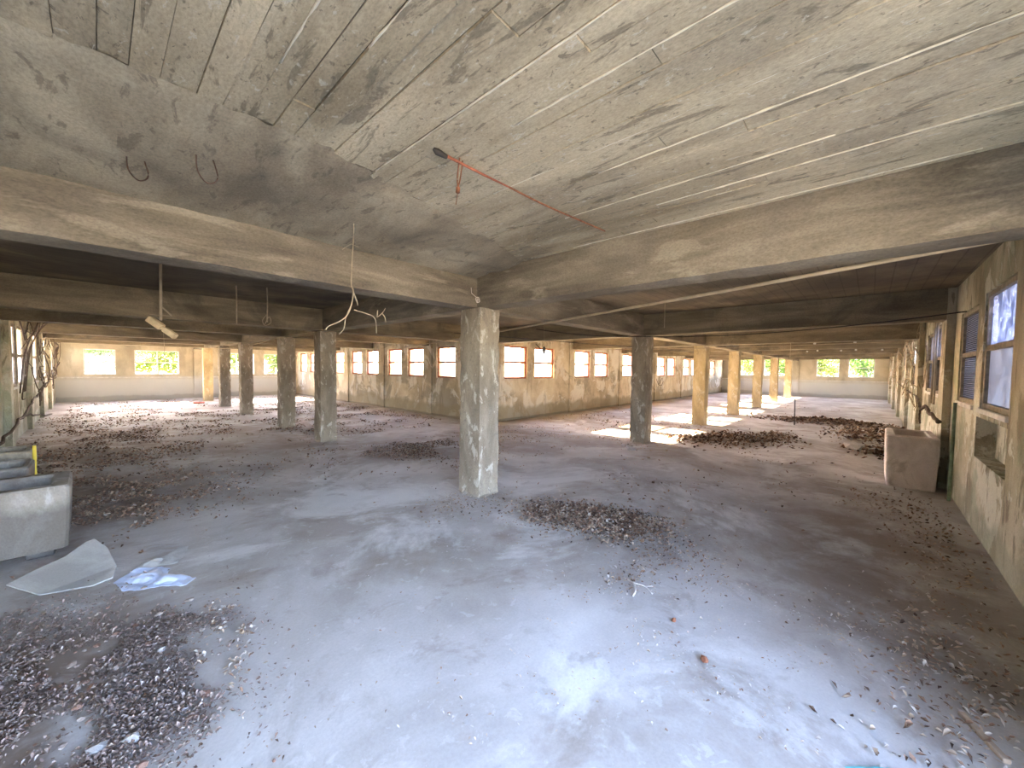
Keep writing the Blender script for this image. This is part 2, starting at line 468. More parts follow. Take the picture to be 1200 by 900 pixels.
# the floor: worn cement, pale dust, brown dirt
def floor_mat():
    m = surf('floor_cement', [(0.25, (0.34, 0.305, 0.265)), (0.5, (0.46, 0.425, 0.385)), (0.75, (0.56, 0.53, 0.49))], 0.55, (1, 1, 1),
             layers=[((0.27, 0.22, 0.17), 0.8, (1, 1, 1), 0.50, 0.66, 0.55), ((0.68, 0.66, 0.62), 0.7, (1, 1, 1), 0.53, 0.66, 0.65),
                     ((0.21, 0.15, 0.11), 2.6, (1, 1, 1), 0.60, 0.75, 0.35), ((0.70, 0.69, 0.66), 9, (1, 1, 1), 0.66, 0.72, 0.2)],
             bump=0.3, bump_dist=0.008, grain=0.13, grain_scale=40, rough=0.82, spec=0.35)
    t = m.node_tree
    bs = t.nodes['Principled BSDF']
    col = bs.inputs['Base Color'].links[0].from_socket
    tc = N(t, 'ShaderNodeTexCoord').outputs['Object']
    # soil trodden in where the litter lies (patches of their own shape on the floor)
    total = None
    for (cx, cy, sx, sy, a) in ((-0.5, 2.9, 1.2, 1.5, .95), (-0.3, 6.8, 1.7, 2.4, .95), (0.0, 11.5, 2.0, 4.5, .9), (3.6, 6.6, 1.7, 1.0, .6), (3.5, 11, 3.5, 3.5, .5),
                                (3.6, 2.1, 0.4, 0.6, .6), (10.0, 2.4, 1.4, 1.1, .7), (15.6, 0.9, 1.1, 1.5, .9), (11.5, 0, 2.5, .8, .7), (4.4, -0.1, 2.8, 1.2, .75), (2.6, 9, 2.6, 2.2, .6), (6.6, 5.2, 2.2, 1.6, .45)):
        mp = N(t, 'ShaderNodeMapping')
        mp.inputs['Location'].default_value = (-cx / sx, -cy / sy, 0)
        mp.inputs['Scale'].default_value = (1 / sx, 1 / sy, 0)
        t.links.new(tc, mp.inputs[0])
        ln = N(t, 'ShaderNodeVectorMath', operation='LENGTH')
        t.links.new(mp.outputs[0], ln.inputs[0])
        f = ramp(t, ln.outputs['Value'], [(0.25, a), (1.0, 0.0)], 'EASE')
        total = f if total is None else math_n(t, 'MAXIMUM', total, f)
    nz = noise_n(t, tc, 2.2, (1, 1, 1), 8, 0.7, 0.5)
    f = math_n(t, 'MULTIPLY', total, ramp(t, nz, [(0.30, 0.1), (0.54, 1.0)]))
    col = mixc(t, f, col, (0.19, 0.135, 0.095))
    t.links.new(col, bs.inputs['Base Color'])
    return m
M['floor'] = floor_mat()

# ------------------------------------------------------------------ plan of the building (metres)
XL, YR = -1.15, -0.83          # inside faces of the two outer walls
XI, YI = 7.70, 8.15            # inside faces of the two inner (courtyard) walls
YF, XF = 24.0, 32.0            # end walls of the two wings
ZC, ZB = 2.78, 2.34            # slab soffit, beam soffit
T = 0.30

def l_prism(name, z0, z1, m, grow=0.0):
    g = grow
    pts = [(XL - T - g, YR - T - g), (XF + T + g, YR - T - g), (XF + T + g, YI + T + g), (XI + T + g, YI + T + g), (XI + T + g, YF + T + g), (XL - T - g, YF + T + g)]
    n = len(pts)
    v = [(x, y, z0) for x, y in pts] + [(x, y, z1) for x, y in pts]
    f = [tuple(range(n - 1, -1, -1)), tuple(range(n, 2 * n))] + [(i, (i + 1) % n, n + (i + 1) % n, n + i) for i in range(n)]
    return link(name, mesh_from(name, v, f), m)

floor = tag(l_prism('floor', -0.35, 0.0, M['floor']), kind='structure')
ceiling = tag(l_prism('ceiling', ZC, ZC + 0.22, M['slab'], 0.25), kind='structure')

def wall(name, axis, face, out, u0, u1, openings, m):
    """wall with window openings; axis = the direction it runs in, face = inside plane, out = +1/-1 side the thickness goes"""
    us = sorted({u0, u1} | {a for o in openings for a in o[:2]})
    zs = sorted({0.0, ZC} | {a for o in openings for a in o[2:4]})
    def solid(i, k):
        if i < 0 or k < 0 or i >= len(us) - 1 or k >= len(zs) - 1: return False
        uc, zc = (us[i] + us[i + 1]) / 2, (zs[k] + zs[k + 1]) / 2
        return not any(a < uc < b and c < zc < d for a, b, c, d in (o[:4] for o in openings))
    vi, V, Fc = {}, [], []
    def vid(i, k, s):
        if (i, k, s) not in vi:
            vi[(i, k, s)] = len(V)
            d = face + (out * T if s else 0)
            V.append((us[i], d, zs[k]) if axis == 'x' else (d, us[i], zs[k]))
        return vi[(i, k, s)]
    for i in range(len(us) - 1):
        for k in range(len(zs) - 1):
            if not solid(i, k): continue
            for s in (0, 1):
                Fc.append((vid(i, k, s), vid(i + 1, k, s), vid(i + 1, k + 1, s), vid(i, k + 1, s)))
            if not solid(i - 1, k): Fc.append((vid(i, k, 0), vid(i, k, 1), vid(i, k + 1, 1), vid(i, k + 1, 0)))
            if not solid(i + 1, k): Fc.append((vid(i + 1, k, 0), vid(i + 1, k, 1), vid(i + 1, k + 1, 1), vid(i + 1, k + 1, 0)))
            if not solid(i, k - 1): Fc.append((vid(i, k, 0), vid(i + 1, k, 0), vid(i + 1, k, 1), vid(i, k, 1)))
            if not solid(i, k + 1): Fc.append((vid(i, k + 1, 0), vid(i + 1, k + 1, 0), vid(i + 1, k + 1, 1), vid(i, k + 1, 1)))
    bm = bmesh.new()
    bv = [bm.verts.new(v) for v in V]
    for q in Fc: bm.faces.new([bv[i] for i in q])
    return tag(link(name, bm_mesh(name, bm), m), kind='structure')

WIN_N = [0]
def window(axis, face, out, u0, u1, z0, z1, frame_m, panes=('glass_clear', 'glass_clear'), bar=0.5, depth=0.05, fw=0.045, vbar=False, sill=True, sill_m=None):
    """panes: lower, upper; None = the pane is gone"""
    WIN_N[0] += 1
    o = empty('window_%d' % WIN_N[0])
    tag(o, kind='structure')
    def bx(name, a, b, c, d, dn, df, m):
        p, q = face + out * dn, face + out * df
        p, q = min(p, q), max(p, q)
        if axis == 'x': return box_obj(name, a, b, p, q, c, d, m, o, 0.004)
        return box_obj(name, p, q, a, b, c, d, m, o, 0.004)
    d0, d1 = depth, depth + 0.06
    zb = z0 + (z1 - z0) * bar
    bx('frame_jamb', u0, u0 + fw, z0, z1, d0, d1, frame_m)
    bx('frame_jamb', u1 - fw, u1, z0, z1, d0, d1, frame_m)
    bx('frame_head', u0 + fw, u1 - fw, z1 - fw, z1, d0, d1, frame_m)
    bx('frame_rail', u0 + fw, u1 - fw, z0, z0 + fw, d0, d1, frame_m)
    bx('glazing_bar', u0 + fw, u1 - fw, zb - fw * .55, zb + fw * .55, d0 + 0.005, d1 - 0.005, frame_m)
    if vbar:
        uc = (u0 + u1) / 2
        bx('glazing_bar', uc - 0.018, uc + 0.018, z0 + fw, zb - fw * .55, d0 + 0.01, d1 - 0.01, frame_m)
        bx('glazing_bar', uc - 0.018, uc + 0.018, zb + fw * .55, z1 - fw, d0 + 0.01, d1 - 0.01, frame_m)
    gd = d0 + 0.028
    for k, (a, b) in enumerate(((z0 + fw, zb - fw * .55), (zb + fw * .55, z1 - fw))):
        if panes[k] is None: continue
        bx('pane', u0 + fw, u1 - fw, a, b, gd, gd + 0.004, M[panes[k]])
    if sill:
        bx('sill', u0 - 0.0, u1 + 0.0, z0 - 0.05, z0 - 0.001, -0.02, d0 + 0.02, sill_m or M['sill'])
    return o

# inner wall of the right wing (runs along x)
IR = []
for k in range(6):
    a = 8.44 + 3.83 * k
    IR += [(a, a + 1.06, 1.28, 2.31), (a + 1.43, a + 2.50, 1.28, 2.31)]
IR = [r for r in IR if r[1] < XF - 0.3]
wall_ir = wall('wall_inner_right', 'x', YI, 1, XI + T, XF, IR, M['wall_in'])
pt = ['glass_clear', None, 'glass_clear', 'glass_dust']
for k, (a, b, c, d) in enumerate(IR):
    window('x', YI, 1, a, b, c, d, M['frame_red'], fw=0.06, panes=(pt[(k * 3) % 4] if k % 3 else None, pt[(k * 5 + 1) % 4] if k % 2 else None), sill=False)
# inner wall of the left wing (runs along y)
IL = []
for k in range(5):
    c = 9.38 + 3.16 * k
    IL += [(c - 1.18, c - 0.2, 1.27, 2.29), (c + 0.22, c + 1.2, 1.27, 2.29)]
wall_il = wall('wall_inner_left', 'y', XI, 1, YI, YF, IL, M['wall_in'])
for k, (a, b, c, d) in enumerate(IL):
    window('y', XI, 1, a, b, c, d, M['frame_red'], fw=0.06, panes=(['glass_dust', 'glass_clear', None][k % 3], ['glass_clear', 'glass_dust', 'glass_clear', None][k % 4]), sill=False)
# end wall of the left wing
FL = [(-0.37, 0.58, 1.13, 2.22), (1.15, 2.68, 1.13, 2.22), (4.15, 5.72, 1.13, 2.22), (6.15, 7.1, 1.13, 2.22)]
wall_fl = wall('wall_far_left', 'x', YF, 1, XL - T, XI + T, FL, M['wall_far'])
for k, (a, b, c, d) in enumerate(FL):
    window('x', YF, 1, a, b, c, d, M['frame_white'], (['glass_clear', None, 'glass_clear', 'glass_clear'][k], ['glass_clear', 'glass_clear', None, 'glass_clear'][k]), vbar=k in (1, 2), fw=0.04, sill=False)
# end wall of the right wing
FR = [(-0.18, 1.03, 1.30, 2.48), (1.44, 2.60, 1.30, 2.48), (4.10, 5.52, 1.30, 2.48), (5.98, 7.66, 1.30, 2.48)]
wall_fr = wall('wall_far_right', 'y', XF, 1, YR - T, YI + T, FR, M['wall_far'])
for k, (a, b, c, d) in enumerate(FR):
    window('y', XF, 1, a, b, c, d, M['frame_white'], ('glass_clear', ['glass_clear', None][k % 2]), vbar=k > 1, fw=0.045, sill=False)
# outer wall on the right: window pairs, an unseen doorway added and widened to light the near floor, a niche under the first window
OR_ = [(-0.9, 1.9, 0.0, 2.4)]
OR_W = []
for k in range(7):
    a = 5.0 + 3.87 * k
    OR_W += [(a, a + 1.15, 1.26, 2.42), (a + 1.47, a + 2.55, 1.26, 2.36)]
OR_W = [r for r in OR_W if r[1] < XF - .3]
OR_W = [(2.3, 3.1, 1.26, 2.40)] + OR_W
NICHE = (5.0, 6.28, 0.74, 1.16)
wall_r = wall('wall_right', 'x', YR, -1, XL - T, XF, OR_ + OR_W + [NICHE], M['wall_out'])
pr = {1: ('plastic_sheet', 'glass_blue'), 2: ('glass_wire', 'glass_wire'), 3: ('glass_wire', 'glass_blue'), 4: ('glass_wire', 'plastic_sheet')}
for k, (a, b, c, d) in enumerate(OR_W):
    window('x', YR, -1, a, b, c, d, M['frame_grey'], pr.get(k, (None, None) if k < 1 else (['glass_wire', 'glass_milk', 'glass_dust'][k % 3], ['glass_milk', 'glass_wire', 'glass_milk'][k % 3])), bar=0.52,
           depth=0.015, fw=0.05)
box_obj('niche_back', NICHE[0], NICHE[1], YR - 0.26, YR - 0.14, NICHE[2], NICHE[3], M['wall_out'], wall_r)
# outer wall on the left
OL = []
for k in range(4):
    a = 12.05 + 3.0 * k
    OL += [(a, a + 1.15, 1.1, 2.40), (a + 1.42, a + 2.5, 1.1, 2.40)]
wall_l = wall('wall_left', 'y', XL, -1, YR, YF, OL, M['wall_out'])
for k, (a, b, c, d) in enumerate(OL):
    window('y', XL, -1, a, b, c, d, M['frame_grey'], (['glass_milk', 'glass_milk', 'glass_dust'][k % 3], ['glass_milk', 'glass_dust'][k % 2]), bar=0.5, depth=0.01, fw=0.06, sill=True)

# pilasters standing proud of the walls at the beam lines, ledges of the end walls
def pil(parent, x0, x1, y0, y1, m, z0=0.0):
    rough_box('pilaster', x0, x1, y0, y1, z0, ZC, m, parent, 0.2, 0.004, 0.008, seed=x0 + y0)
RB = [3.35, 8.17, 12.2, 16.0, 20.05, 24.15, 28.6]     # cross beams of the right wing (x)
LB = [3.72, 8.55, 11.1, 15.05, 18.2, 21.45]           # cross beams of the left wing (y)
for x in RB[1:]:
    pil(wall_r, x - 0.2, x + 0.28, YR, YR + 0.09, M['wall_out'], 0.0)
for x in (12.0, 15.83, 19.66, 23.5, 27.3):
    pil(wall_ir, x - 0.15, x + 0.15, YI - 0.05, YI, M['wall_in'])
for y in (10.96, 14.12, 17.28, 20.45):
    pil(wall_il, XI - 0.05, XI, y - 0.15, y + 0.15, M['wall_in'])
for y in (11.55, 14.8, 17.8, 20.8):
    pil(wall_l, XL, XL + 0.09, y - 0.16, y + 0.16, M['wall_out'])
box_obj('ledge', XL, XI, YF - 0.05, YF, 0.98, 1.03, M['sill'], wall_fl, 0.008)
box_obj('ledge', XF - 0.05, XF, YR, YI, 1.03, 1.08, M['sill'], wall_fr, 0.008)
pil(wall_fl, 3.2, 3.55, YF - 0.08, YF, M['wall_far'])
pil(wall_fl, 7.3, 7.7, YF - 0.12, YF, M['wall_far'])
pil(wall_fr, XF - 0.08, XF, 3.5, 3.85, M['wall_far'])

# ------------------------------------------------------------------ beams (parts of the ceiling)
def beam(x0, x1, y0, y1, seed, step=0.16):
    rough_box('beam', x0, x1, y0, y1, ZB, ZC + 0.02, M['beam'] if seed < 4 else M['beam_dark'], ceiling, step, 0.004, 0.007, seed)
beam(XL, RB[1] - .18, 3.58, 3.87, 1)
beam(3.20, 3.50, YR, 3.575, 2)
beam(3.20, 3.50, 3.875, LB[1] - .19, 3)
for k, y in enumerate(LB[1:]):
    beam(XL, XI, y - 0.17, y + 0.17, 10 + k, 0.3)
for k, x in enumerate(RB[1:]):
    beam(x - 0.17, x + 0.17, YR, YI, 20 + k, 0.3)
for k in range(1, len(LB)):
    y1 = LB[k + 1] - 0.18 if k + 1 < len(LB) else YF
    beam(3.20, 3.50, LB[k] + 0.18, y1, 30 + k, 0.3)
xs = [3.52] + [x for x in RB[1:]] + [XF]
for k in range(len(xs) - 1):
    if k: beam(xs[k] + 0.18, xs[k + 1] - (0.18 if k < len(xs) - 2 else 0), 3.52, 3.84, 40 + k, 0.3)

# board-marked soffit over the corner bay: every shuttering board left its own strip
bx0 = XL
rb = random.Random(3)
n_b = 0
while bx0 < 3.19:
    wd = rb.uniform(0.085, 0.135)
    bx1 = min(bx0 + wd, 3.195)
    xm = (bx0 + bx1) / 2
    yend = 2.20 + max(0, xm - 0.9) * 0.27 + rb.uniform(-0.025, 0.03)
    cuts = [YR] + sorted(rb.uniform(-0.3, yend - 0.3) for _ in range(rb.choice((0, 1, 1)))) + [yend]
    for j in range(len(cuts) - 1):
        drop = rb.uniform(0.004, 0.016)
        gap = rb.choice((0.0008, 0.0015, 0.002, 0.004))
        bm = bmesh.new()
        n_s = 6
        ya, yb = cuts[j] + 0.002, cuts[j + 1] - 0.002
        rows = []
        for s in range(n_s + 1):
            y = ya + (yb - ya) * s / n_s
            e0, e1 = gap * rb.uniform(.5, 1.4), gap * rb.uniform(.5, 1.4)
            dz = rb.uniform(-0.002, 0.002)
            rows.append([bm.verts.new(p) for p in ((bx0 + e0, y, ZC + 0.001), (bx0 + e0, y, ZC - drop + dz + .001), (bx1 - e1, y, ZC - drop + dz), (bx1 - e1, y, ZC + 0.001))])
        for s in range(n_s):
            for q in range(3):
                bm.faces.new((rows[s][q], rows[s][q + 1], rows[s + 1][q + 1], rows[s + 1][q]))
        bm.faces.new(rows[0]); bm.faces.new(rows[-1][::-1])
        link('board_imprint', bm_mesh('board_imprint', bm), M['board'], ceiling)
    if n_b % 3 != 1:      # cement that squeezed out between two boards
        pts, rad = [], []
        y = YR + rb.uniform(0, 1.0)
        y2 = min(yend - 0.02, y + rb.uniform(1.2, 2.8))
        while y < y2:
            pts.append((bx1 + rb.uniform(-.002, .002), y, ZC - 0.010))
            rad.append(rb.uniform(0.0015, 0.0065))
            y += 0.07
        if len(pts) > 3:
            tubes_obj('cement_fin', [(pts, rad)], M['fin'] if n_b % 2 else M['board'], ceiling, 5)
    bx0 = bx1
    n_b += 1
# smooth lower strip between the boards and the left beam (patched with mortar, slightly bellied)
V, Fc = [], []
nx, ny = 90, 16
for i in range(nx + 1):
    x = XL + (3.195 - XL) * i / nx
    yend = 2.20 + max(0, x - 0.9) * 0.27 - 0.03
    for j in range(ny + 1):
        t_ = j / ny
        y = yend + (3.60 - yend) * t_
        p = Vector((x * 1.2, y * 3.5, 0))
        z = ZC - 0.012 - 0.075 * (t_ ** 1.2) - 0.03 * math.exp(-((t_ - 0.35) / 0.22) ** 2) * (0.5 + mnoise.noise(p)) + 0.014 * mnoise.noise(p * 2.7) + 0.006 * mnoise.noise(p * 7)
        if j == 0: z = ZC - 0.004 - 0.012 * random.random(); y += random.uniform(-.02, .02)
        V.append((x, y, z))
for i in range(nx):
    for j in range(ny):
        a = i * (ny + 1) + j
        Fc.append((a, a + ny + 1, a + ny + 2, a + 1))
link('mortar_haunch', mesh_from('mortar_haunch', V, Fc, True), M['ceil'], ceiling)

# ------------------------------------------------------------------ columns
COLS = []
def column(x0, x1, y0, y1, m, label, group, seed):
    COLS.append((x0, x1, y0, y1))
    o = empty('column', ((x0 + x1) / 2, (y0 + y1) / 2, 0))
    tag(o, label, 'column', group)
    s = rough_box('shaft', -(x1 - x0) / 2, (x1 - x0) / 2, -(y1 - y0) / 2, (y1 - y0) / 2, 0.0, ZB, m, o, 0.07, 0.006, 0.010, seed)
    # a foot of spilled mortar
    V, Fc = [], []
    n = 20
    rnd = random.Random(seed)
    hx, hy = (x1 - x0) / 2, (y1 - y0) / 2
    for k in range(n):
        a = 2 * math.pi * k / n
        c, s_ = math.cos(a), math.sin(a)
        q = 1 / max(abs(c) / hx, abs(s_) / hy)
        r1 = q + rnd.uniform(0.015, 0.05)
        V.append((c * (q - .01), s_ * (q - .01), rnd.uniform(0.02, 0.05)))
        V.append((c * r1, s_ * r1, 0.001))
    for k in range(n):
        a, b = 2 * k, 2 * ((k + 1) % n)
        Fc.append((a, a + 1, b + 1, b))
    link('mortar_foot', mesh_from('mortar_foot', V, Fc), m, o)
    return o
column(3.17, 3.51, 3.48, 3.86, M['column'], 'large grey-beige concrete column standing alone in the middle foreground', 'columns', 1)
LC = [('nearest concrete column of the left row, patchy with flaked paint', 8.42, 8.78), ('second column of the left row, plain brown-grey concrete', 10.95, 11.27),
      ('third column of the left row, grey concrete', 14.92, 15.25), ('fourth column of the left row, slim in the distance', 18.05, 18.38), ('farthest column of the left row, lit cream by the end windows', 21.35, 21.65)]
for k, (lb, a, b) in enumerate(LC):
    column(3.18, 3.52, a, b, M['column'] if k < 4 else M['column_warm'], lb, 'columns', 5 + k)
RC = [('dark brown-grey column, nearest of the right row, beside the sun patch', 8.0), ('second column of the right row, lit ochre by the sun', 12.05), ('third column of the right row, sunlit ochre with a pale foot', 15.9),
      ('fourth column of the right row among the light streaks', 19.95), ('fifth column of the right row, pale and distant', 24.0), ('farthest column of the right row before the end windows', 28.7)]
for k, (lb, a) in enumerate(RC):
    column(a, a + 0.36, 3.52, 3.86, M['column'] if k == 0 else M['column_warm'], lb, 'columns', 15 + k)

# ------------------------------------------------------------------ cement troughs
def trough(name, x0, x1, y0, y1, h, wall_t, m, label, depth=0.3, legs=0.0, seed=0):
    o = empty(name, (x0, y0, 0))
    tag(o, label, 'trough')
    L, W = x1 - x0, y1 - y0
    bm = bmesh.new()
    n = 14
    def ring(inset, z, jit):
        vs = []
        pts = []
        r = 0.045
        cx = [(inset + r, inset + r, math.pi), (L - inset - r, inset + r, 1.5 * math.pi), (L - inset - r, W - inset - r, 0), (inset + r, W - inset - r, .5 * math.pi)]
        for (a, b, g) in cx:
            for s in range(4):
                t = g + s / 3 * math.pi / 2
                pts.append((a + r * math.cos(t), b + r * math.sin(t)))
        for (a, b) in pts:
            q = Vector((a * 3 + seed, b * 3, z * 3))
            vs.append(bm.verts.new((a + jit * mnoise.noise(q), b + jit * mnoise.noise(q + Vector((5, 5, 5))), z + jit * mnoise.noise(q + Vector((9, 2, 7))))))
        return vs
    rings = [ring(0.02, legs, .01), ring(0.01, h * .35, .012), ring(0.0, h * .8, .012), ring(0.0, h - .02, .008), ring(0.015, h, .006), ring(wall_t - .015, h, .006), ring(wall_t, h - .02, .008),
             ring(wall_t + .03, h - depth, .01)]
    for a, b in zip(rings[:-1], rings[1:]):
        k = len(a)
        for i in range(k): bm.faces.new((a[i], a[(i + 1) % k], b[(i + 1) % k], b[i]))
    bm.faces.new(rings[0][::-1])
    bm.faces.new(rings[-1])
    link('basin', bm_mesh('basin', bm, False), m, o)
    return o
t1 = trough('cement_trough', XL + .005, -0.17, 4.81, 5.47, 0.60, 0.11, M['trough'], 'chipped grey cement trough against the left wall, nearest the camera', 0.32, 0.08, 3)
for (a, b) in ((0.05, 0.2), (0.72, 0.88)):
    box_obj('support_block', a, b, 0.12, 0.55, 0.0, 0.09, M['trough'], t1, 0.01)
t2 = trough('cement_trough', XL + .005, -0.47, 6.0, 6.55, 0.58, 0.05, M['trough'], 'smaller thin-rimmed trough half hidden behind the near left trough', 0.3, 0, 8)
t3 = trough('cement_trough', XL + .005, -0.52, 6.95, 7.5, 0.60, 0.07, M['frame_grey'], 'dark trough farthest along the left wall with a yellow stake beside it', 0.3, 0, 11)
stk = tubes_obj('stake', [([(-0.50, 6.93, 0), (-0.50, 6.925, 0.66)], 0.016)], M['yellow'])
tag(stk, 'short yellow stake standing by the dark trough', 'stake')
t4 = trough('cement_trough', 7.62, 8.6, YR + 0.11, -0.20, 0.73, 0.09, M['trough_pink'], 'pinkish rendered cement trough against the right wall under the vine', 0.4, 0, 14)

# ------------------------------------------------------------------ pipes, cables and things hanging from the ceiling
def cable(name, lines, m, label, cat='cable', group=None, sides=6):
    return tag(tubes_obj(name, lines, m, None, sides), label, cat, group)

cable('conduit', [([(3.52, -0.55, 2.37), (3.83, 0.84, 2.325), (5.23, 5.1, 2.31), (5.9, 7.15, 2.30), (7.68, 12.5, 2.33)], 0.016)], M['pipe_pale'],
      'long pale straight conduit strung across the right wing under the beams', 'conduit', None, 8)
cable('electric_cable', [(sag((7.2, -0.83, 2.36), (7.75, 3.5, 2.30), 0.10) , 0.008), (sag((7.75, 3.5, 2.30), (5.6, 4.6, 2.34), 0.05), 0.008)], M['dark_wire'],
      'black cable sagging from the right wall to the dark column of the right row')
cable('electric_cable', [(smooth_path([(5.1, 6.4, 2.33), (7.2, 5.87, 2.3), (8.9, 5.5, 2.28), (11.35, 5.26, 2.3), (16, 5.0, 2.32)]), 0.010)], M['dark_wire'],
      'black cable running across the window tops behind the dark column')
cable('electric_cable', [(sag((3.3, 7.7, 2.33), (3.12, 10.98, 2.30), 0.03), 0.008), (sag((3.12, 10.98, 2.30), (3.10, 19.3, 2.28), 0.12), 0.010)], M['pale_wire'],
      'pale cable sagging along the tops of the left row of columns')
cable('electric_cable', [(sag((7.97, -0.74, 2.345), (7.98, 3.53, 2.335), 0.02), 0.007), (sag((12.0, -0.7, 2.30), (12.0, 7.8, 2.32), 0.05), 0.010), ], M['pale_wire'],
      'thin pale cables fixed under the cross beams of the right wing')
# rusted rod with a cable under the boards
rod = empty('ceiling_rod', (1.27, 1.73, ZC - 0.02))
tag(rod, 'rusted red rod and dark cable stub fixed under the boarded ceiling', 'rod')
tubes_obj('rod', [([(0.02, 0, -0.01), (0.28, -0.03, -0.03), (0.5, -0.045, -0.035)], [.008, .007, .005])], M['rust_red'], rod)
tubes_obj('end_socket', [([(-0.03, 0.01, 0.0), (-0.01, 0.005, -0.01), (0.05, 0.0, -0.015)], [.008, .018, .012])], M['dark_wire'], rod, 8)
rodm = [c for c in COL.objects if c.parent == rod][0]
tubes_obj('cable_tail', [(smooth_path([(0.5, -.045, -.035), (0.75, -.03, -.025), (1.0, -0.05, -.03), (1.3, -.06, -.02), (1.58, -.1, -.03)]), 0.006)], M['rust'], rodm)
tubes_obj('wire_loop', [(smooth_path([(0.14, 0.0, 0.02), (0.125, 0.0, -0.10), (0.13, 0.0, -0.15)]), 0.004), (smooth_path([(0.17, 0.01, 0.02), (0.15, 0.005, -0.09), (0.13, 0, -0.15)]), 0.004),
                        ([(0.13, 0, -0.15), (0.128, 0, -0.18)], 0.012), ([(0.128, 0, -.18), (0.115, 0, -.25)], .002)], M['rust'], rod)
# bent bar hooks in the mortar strip
for (x, y, lab, s) in ((0.17, 3.0, 'left bent iron hook hanging from the mortar strip', 1.0), (0.43, 2.72, 'right bent iron hook hanging from the mortar strip', 1.1)):
    z = ZC - 0.06
    pts = smooth_path([(x - .035 * s, y, z + .03), (x - .03 * s, y, z - .06 * s), (x + .01, y + .005, z - 0.105 * s), (x + .05 * s, y, z - .07 * s), (x + .03 * s, y, z + .03)], 5)
    cable('iron_hook', [(pts, 0.0035)], M['hookiron'], lab, 'hook')
# the long hanging cord with branching roots
hc = empty('dangling_cable', (1.40, 3.02, ZC - 0.03))
tag(hc, 'long dusty cable hanging from the ceiling and branching into loose strands', 'cable')
cordo = tubes_obj('cord', [(smooth_path([(0, 0, 0.01), (0.0, 0, -.1), (-0.015, 0, -0.35), (-0.02, 0, -0.5), (-.005, 0, -.56), (-.02, 0, -.66), (-.05, 0, -.74), (-.11, 0.0, -.80), (-.19, .02, -.845), (-.21, .02, -.875)]), 0.0045),
                   (smooth_path([(-.02, 0, -.66), (-.06, .01, -.76), (-.075, .01, -.85), (-.11, .02, -.9)]), .0035)], M['pale_wire'], hc)
for _ln in [(smooth_path([(0.0, 0, -.7), (.09, .0, -.715), (.16, 0, -.735), (.185, 0, -.78), (.19, 0, -.87)]), .003),
                     (smooth_path([(.2, 0, -.735), (.24, 0, -.70), (.27, 0, -.655)]), .0028), (smooth_path([(.24, 0, -.70), (.265, 0, -.73), (.275, 0, -.775)]), .0032),
                     (smooth_path([(.20, 0, -.68), (.195, 0, -.74)]), .0032), (smooth_path([(-.005, 0, -.56), (.02, 0, -.62), (.03, .0, -.66)]), .005),
                     (smooth_path([(-.02, 0, -.19), (-.06, 0, -.22), (-.09, 0, -.25)]), .003), (smooth_path([(-.02, 0, -.19), (.04, 0, -.2)]), .003)]:
    tubes_obj('strand', [_ln], M['pale_wire'], cordo)
# hanging rod with a broken lamp fitting
hl = empty('hanging_lamp', (0.52, 5.95, ZC))
tag(hl, 'broken lamp fitting hanging askew on a rod from the left ceiling', 'lamp')
tubes_obj('rod', [([(0, 0, 0.0), (-.005, 0, -.45), (-.01, 0, -.68)], 0.014), ([(-.005, 0, -.52), (.09, 0, -.62)], 0.008), ([(.09, 0, -.62), (-.1, 0.02, -.62)], 0.004)], M['pipe_pale'], hl, 8)
fx = bmesh.new()
add_box(fx, -0.16, 0.0, -0.04, 0.04, -0.035, 0.035, 0.008)
add_box(fx, -0.01, 0.03, -0.018, 0.018, -0.018, 0.018)
fo = link('fitting', bm_mesh('fitting', fx), M['fixture'], hl)
box_obj('end_piece', 0.025, 0.17, -0.032, 0.032, -0.03, 0.03, M['fixture'], fo, 0.008)
fo.location = (0.0, 0, -0.76)
fo.rotation_euler = (0, math.radians(38), math.radians(-35))
tubes_obj('loose_wire', [(smooth_path([(0.01, 0, -.78), (0.015, 0, -1.0), (0.0, 0, -1.3)]), .003)], M['pale_wire'], hl)
for (x, y, dz, lab) in ((1.44, 6.96, 0.56, 'thin plain rod hanging from the left ceiling beside the broken lamp'), (1.78, 6.74, 0.52, 'thin rod with a knot of wire at its end, hanging from the left ceiling')):
    h = empty('hanging_rod', (x, y, ZC))
    tag(h, lab, 'rod')
    tubes_obj('rod', [([(0, 0, 0), (0.005, 0, -dz * .5), (0.0, 0, -dz)], 0.009)], M['pale_wire'], h)
    if x > 1.5:
        tubes_obj('wire_knot', [(smooth_path([(0, 0, -dz + .12), (-.06, 0, -dz + .02), (-.02, .02, -dz - .05), (.05, 0, -dz), (.02, -.02, -dz + .08), (-.03, 0, -dz - .03)]), .006)], M['pale_wire'], h)
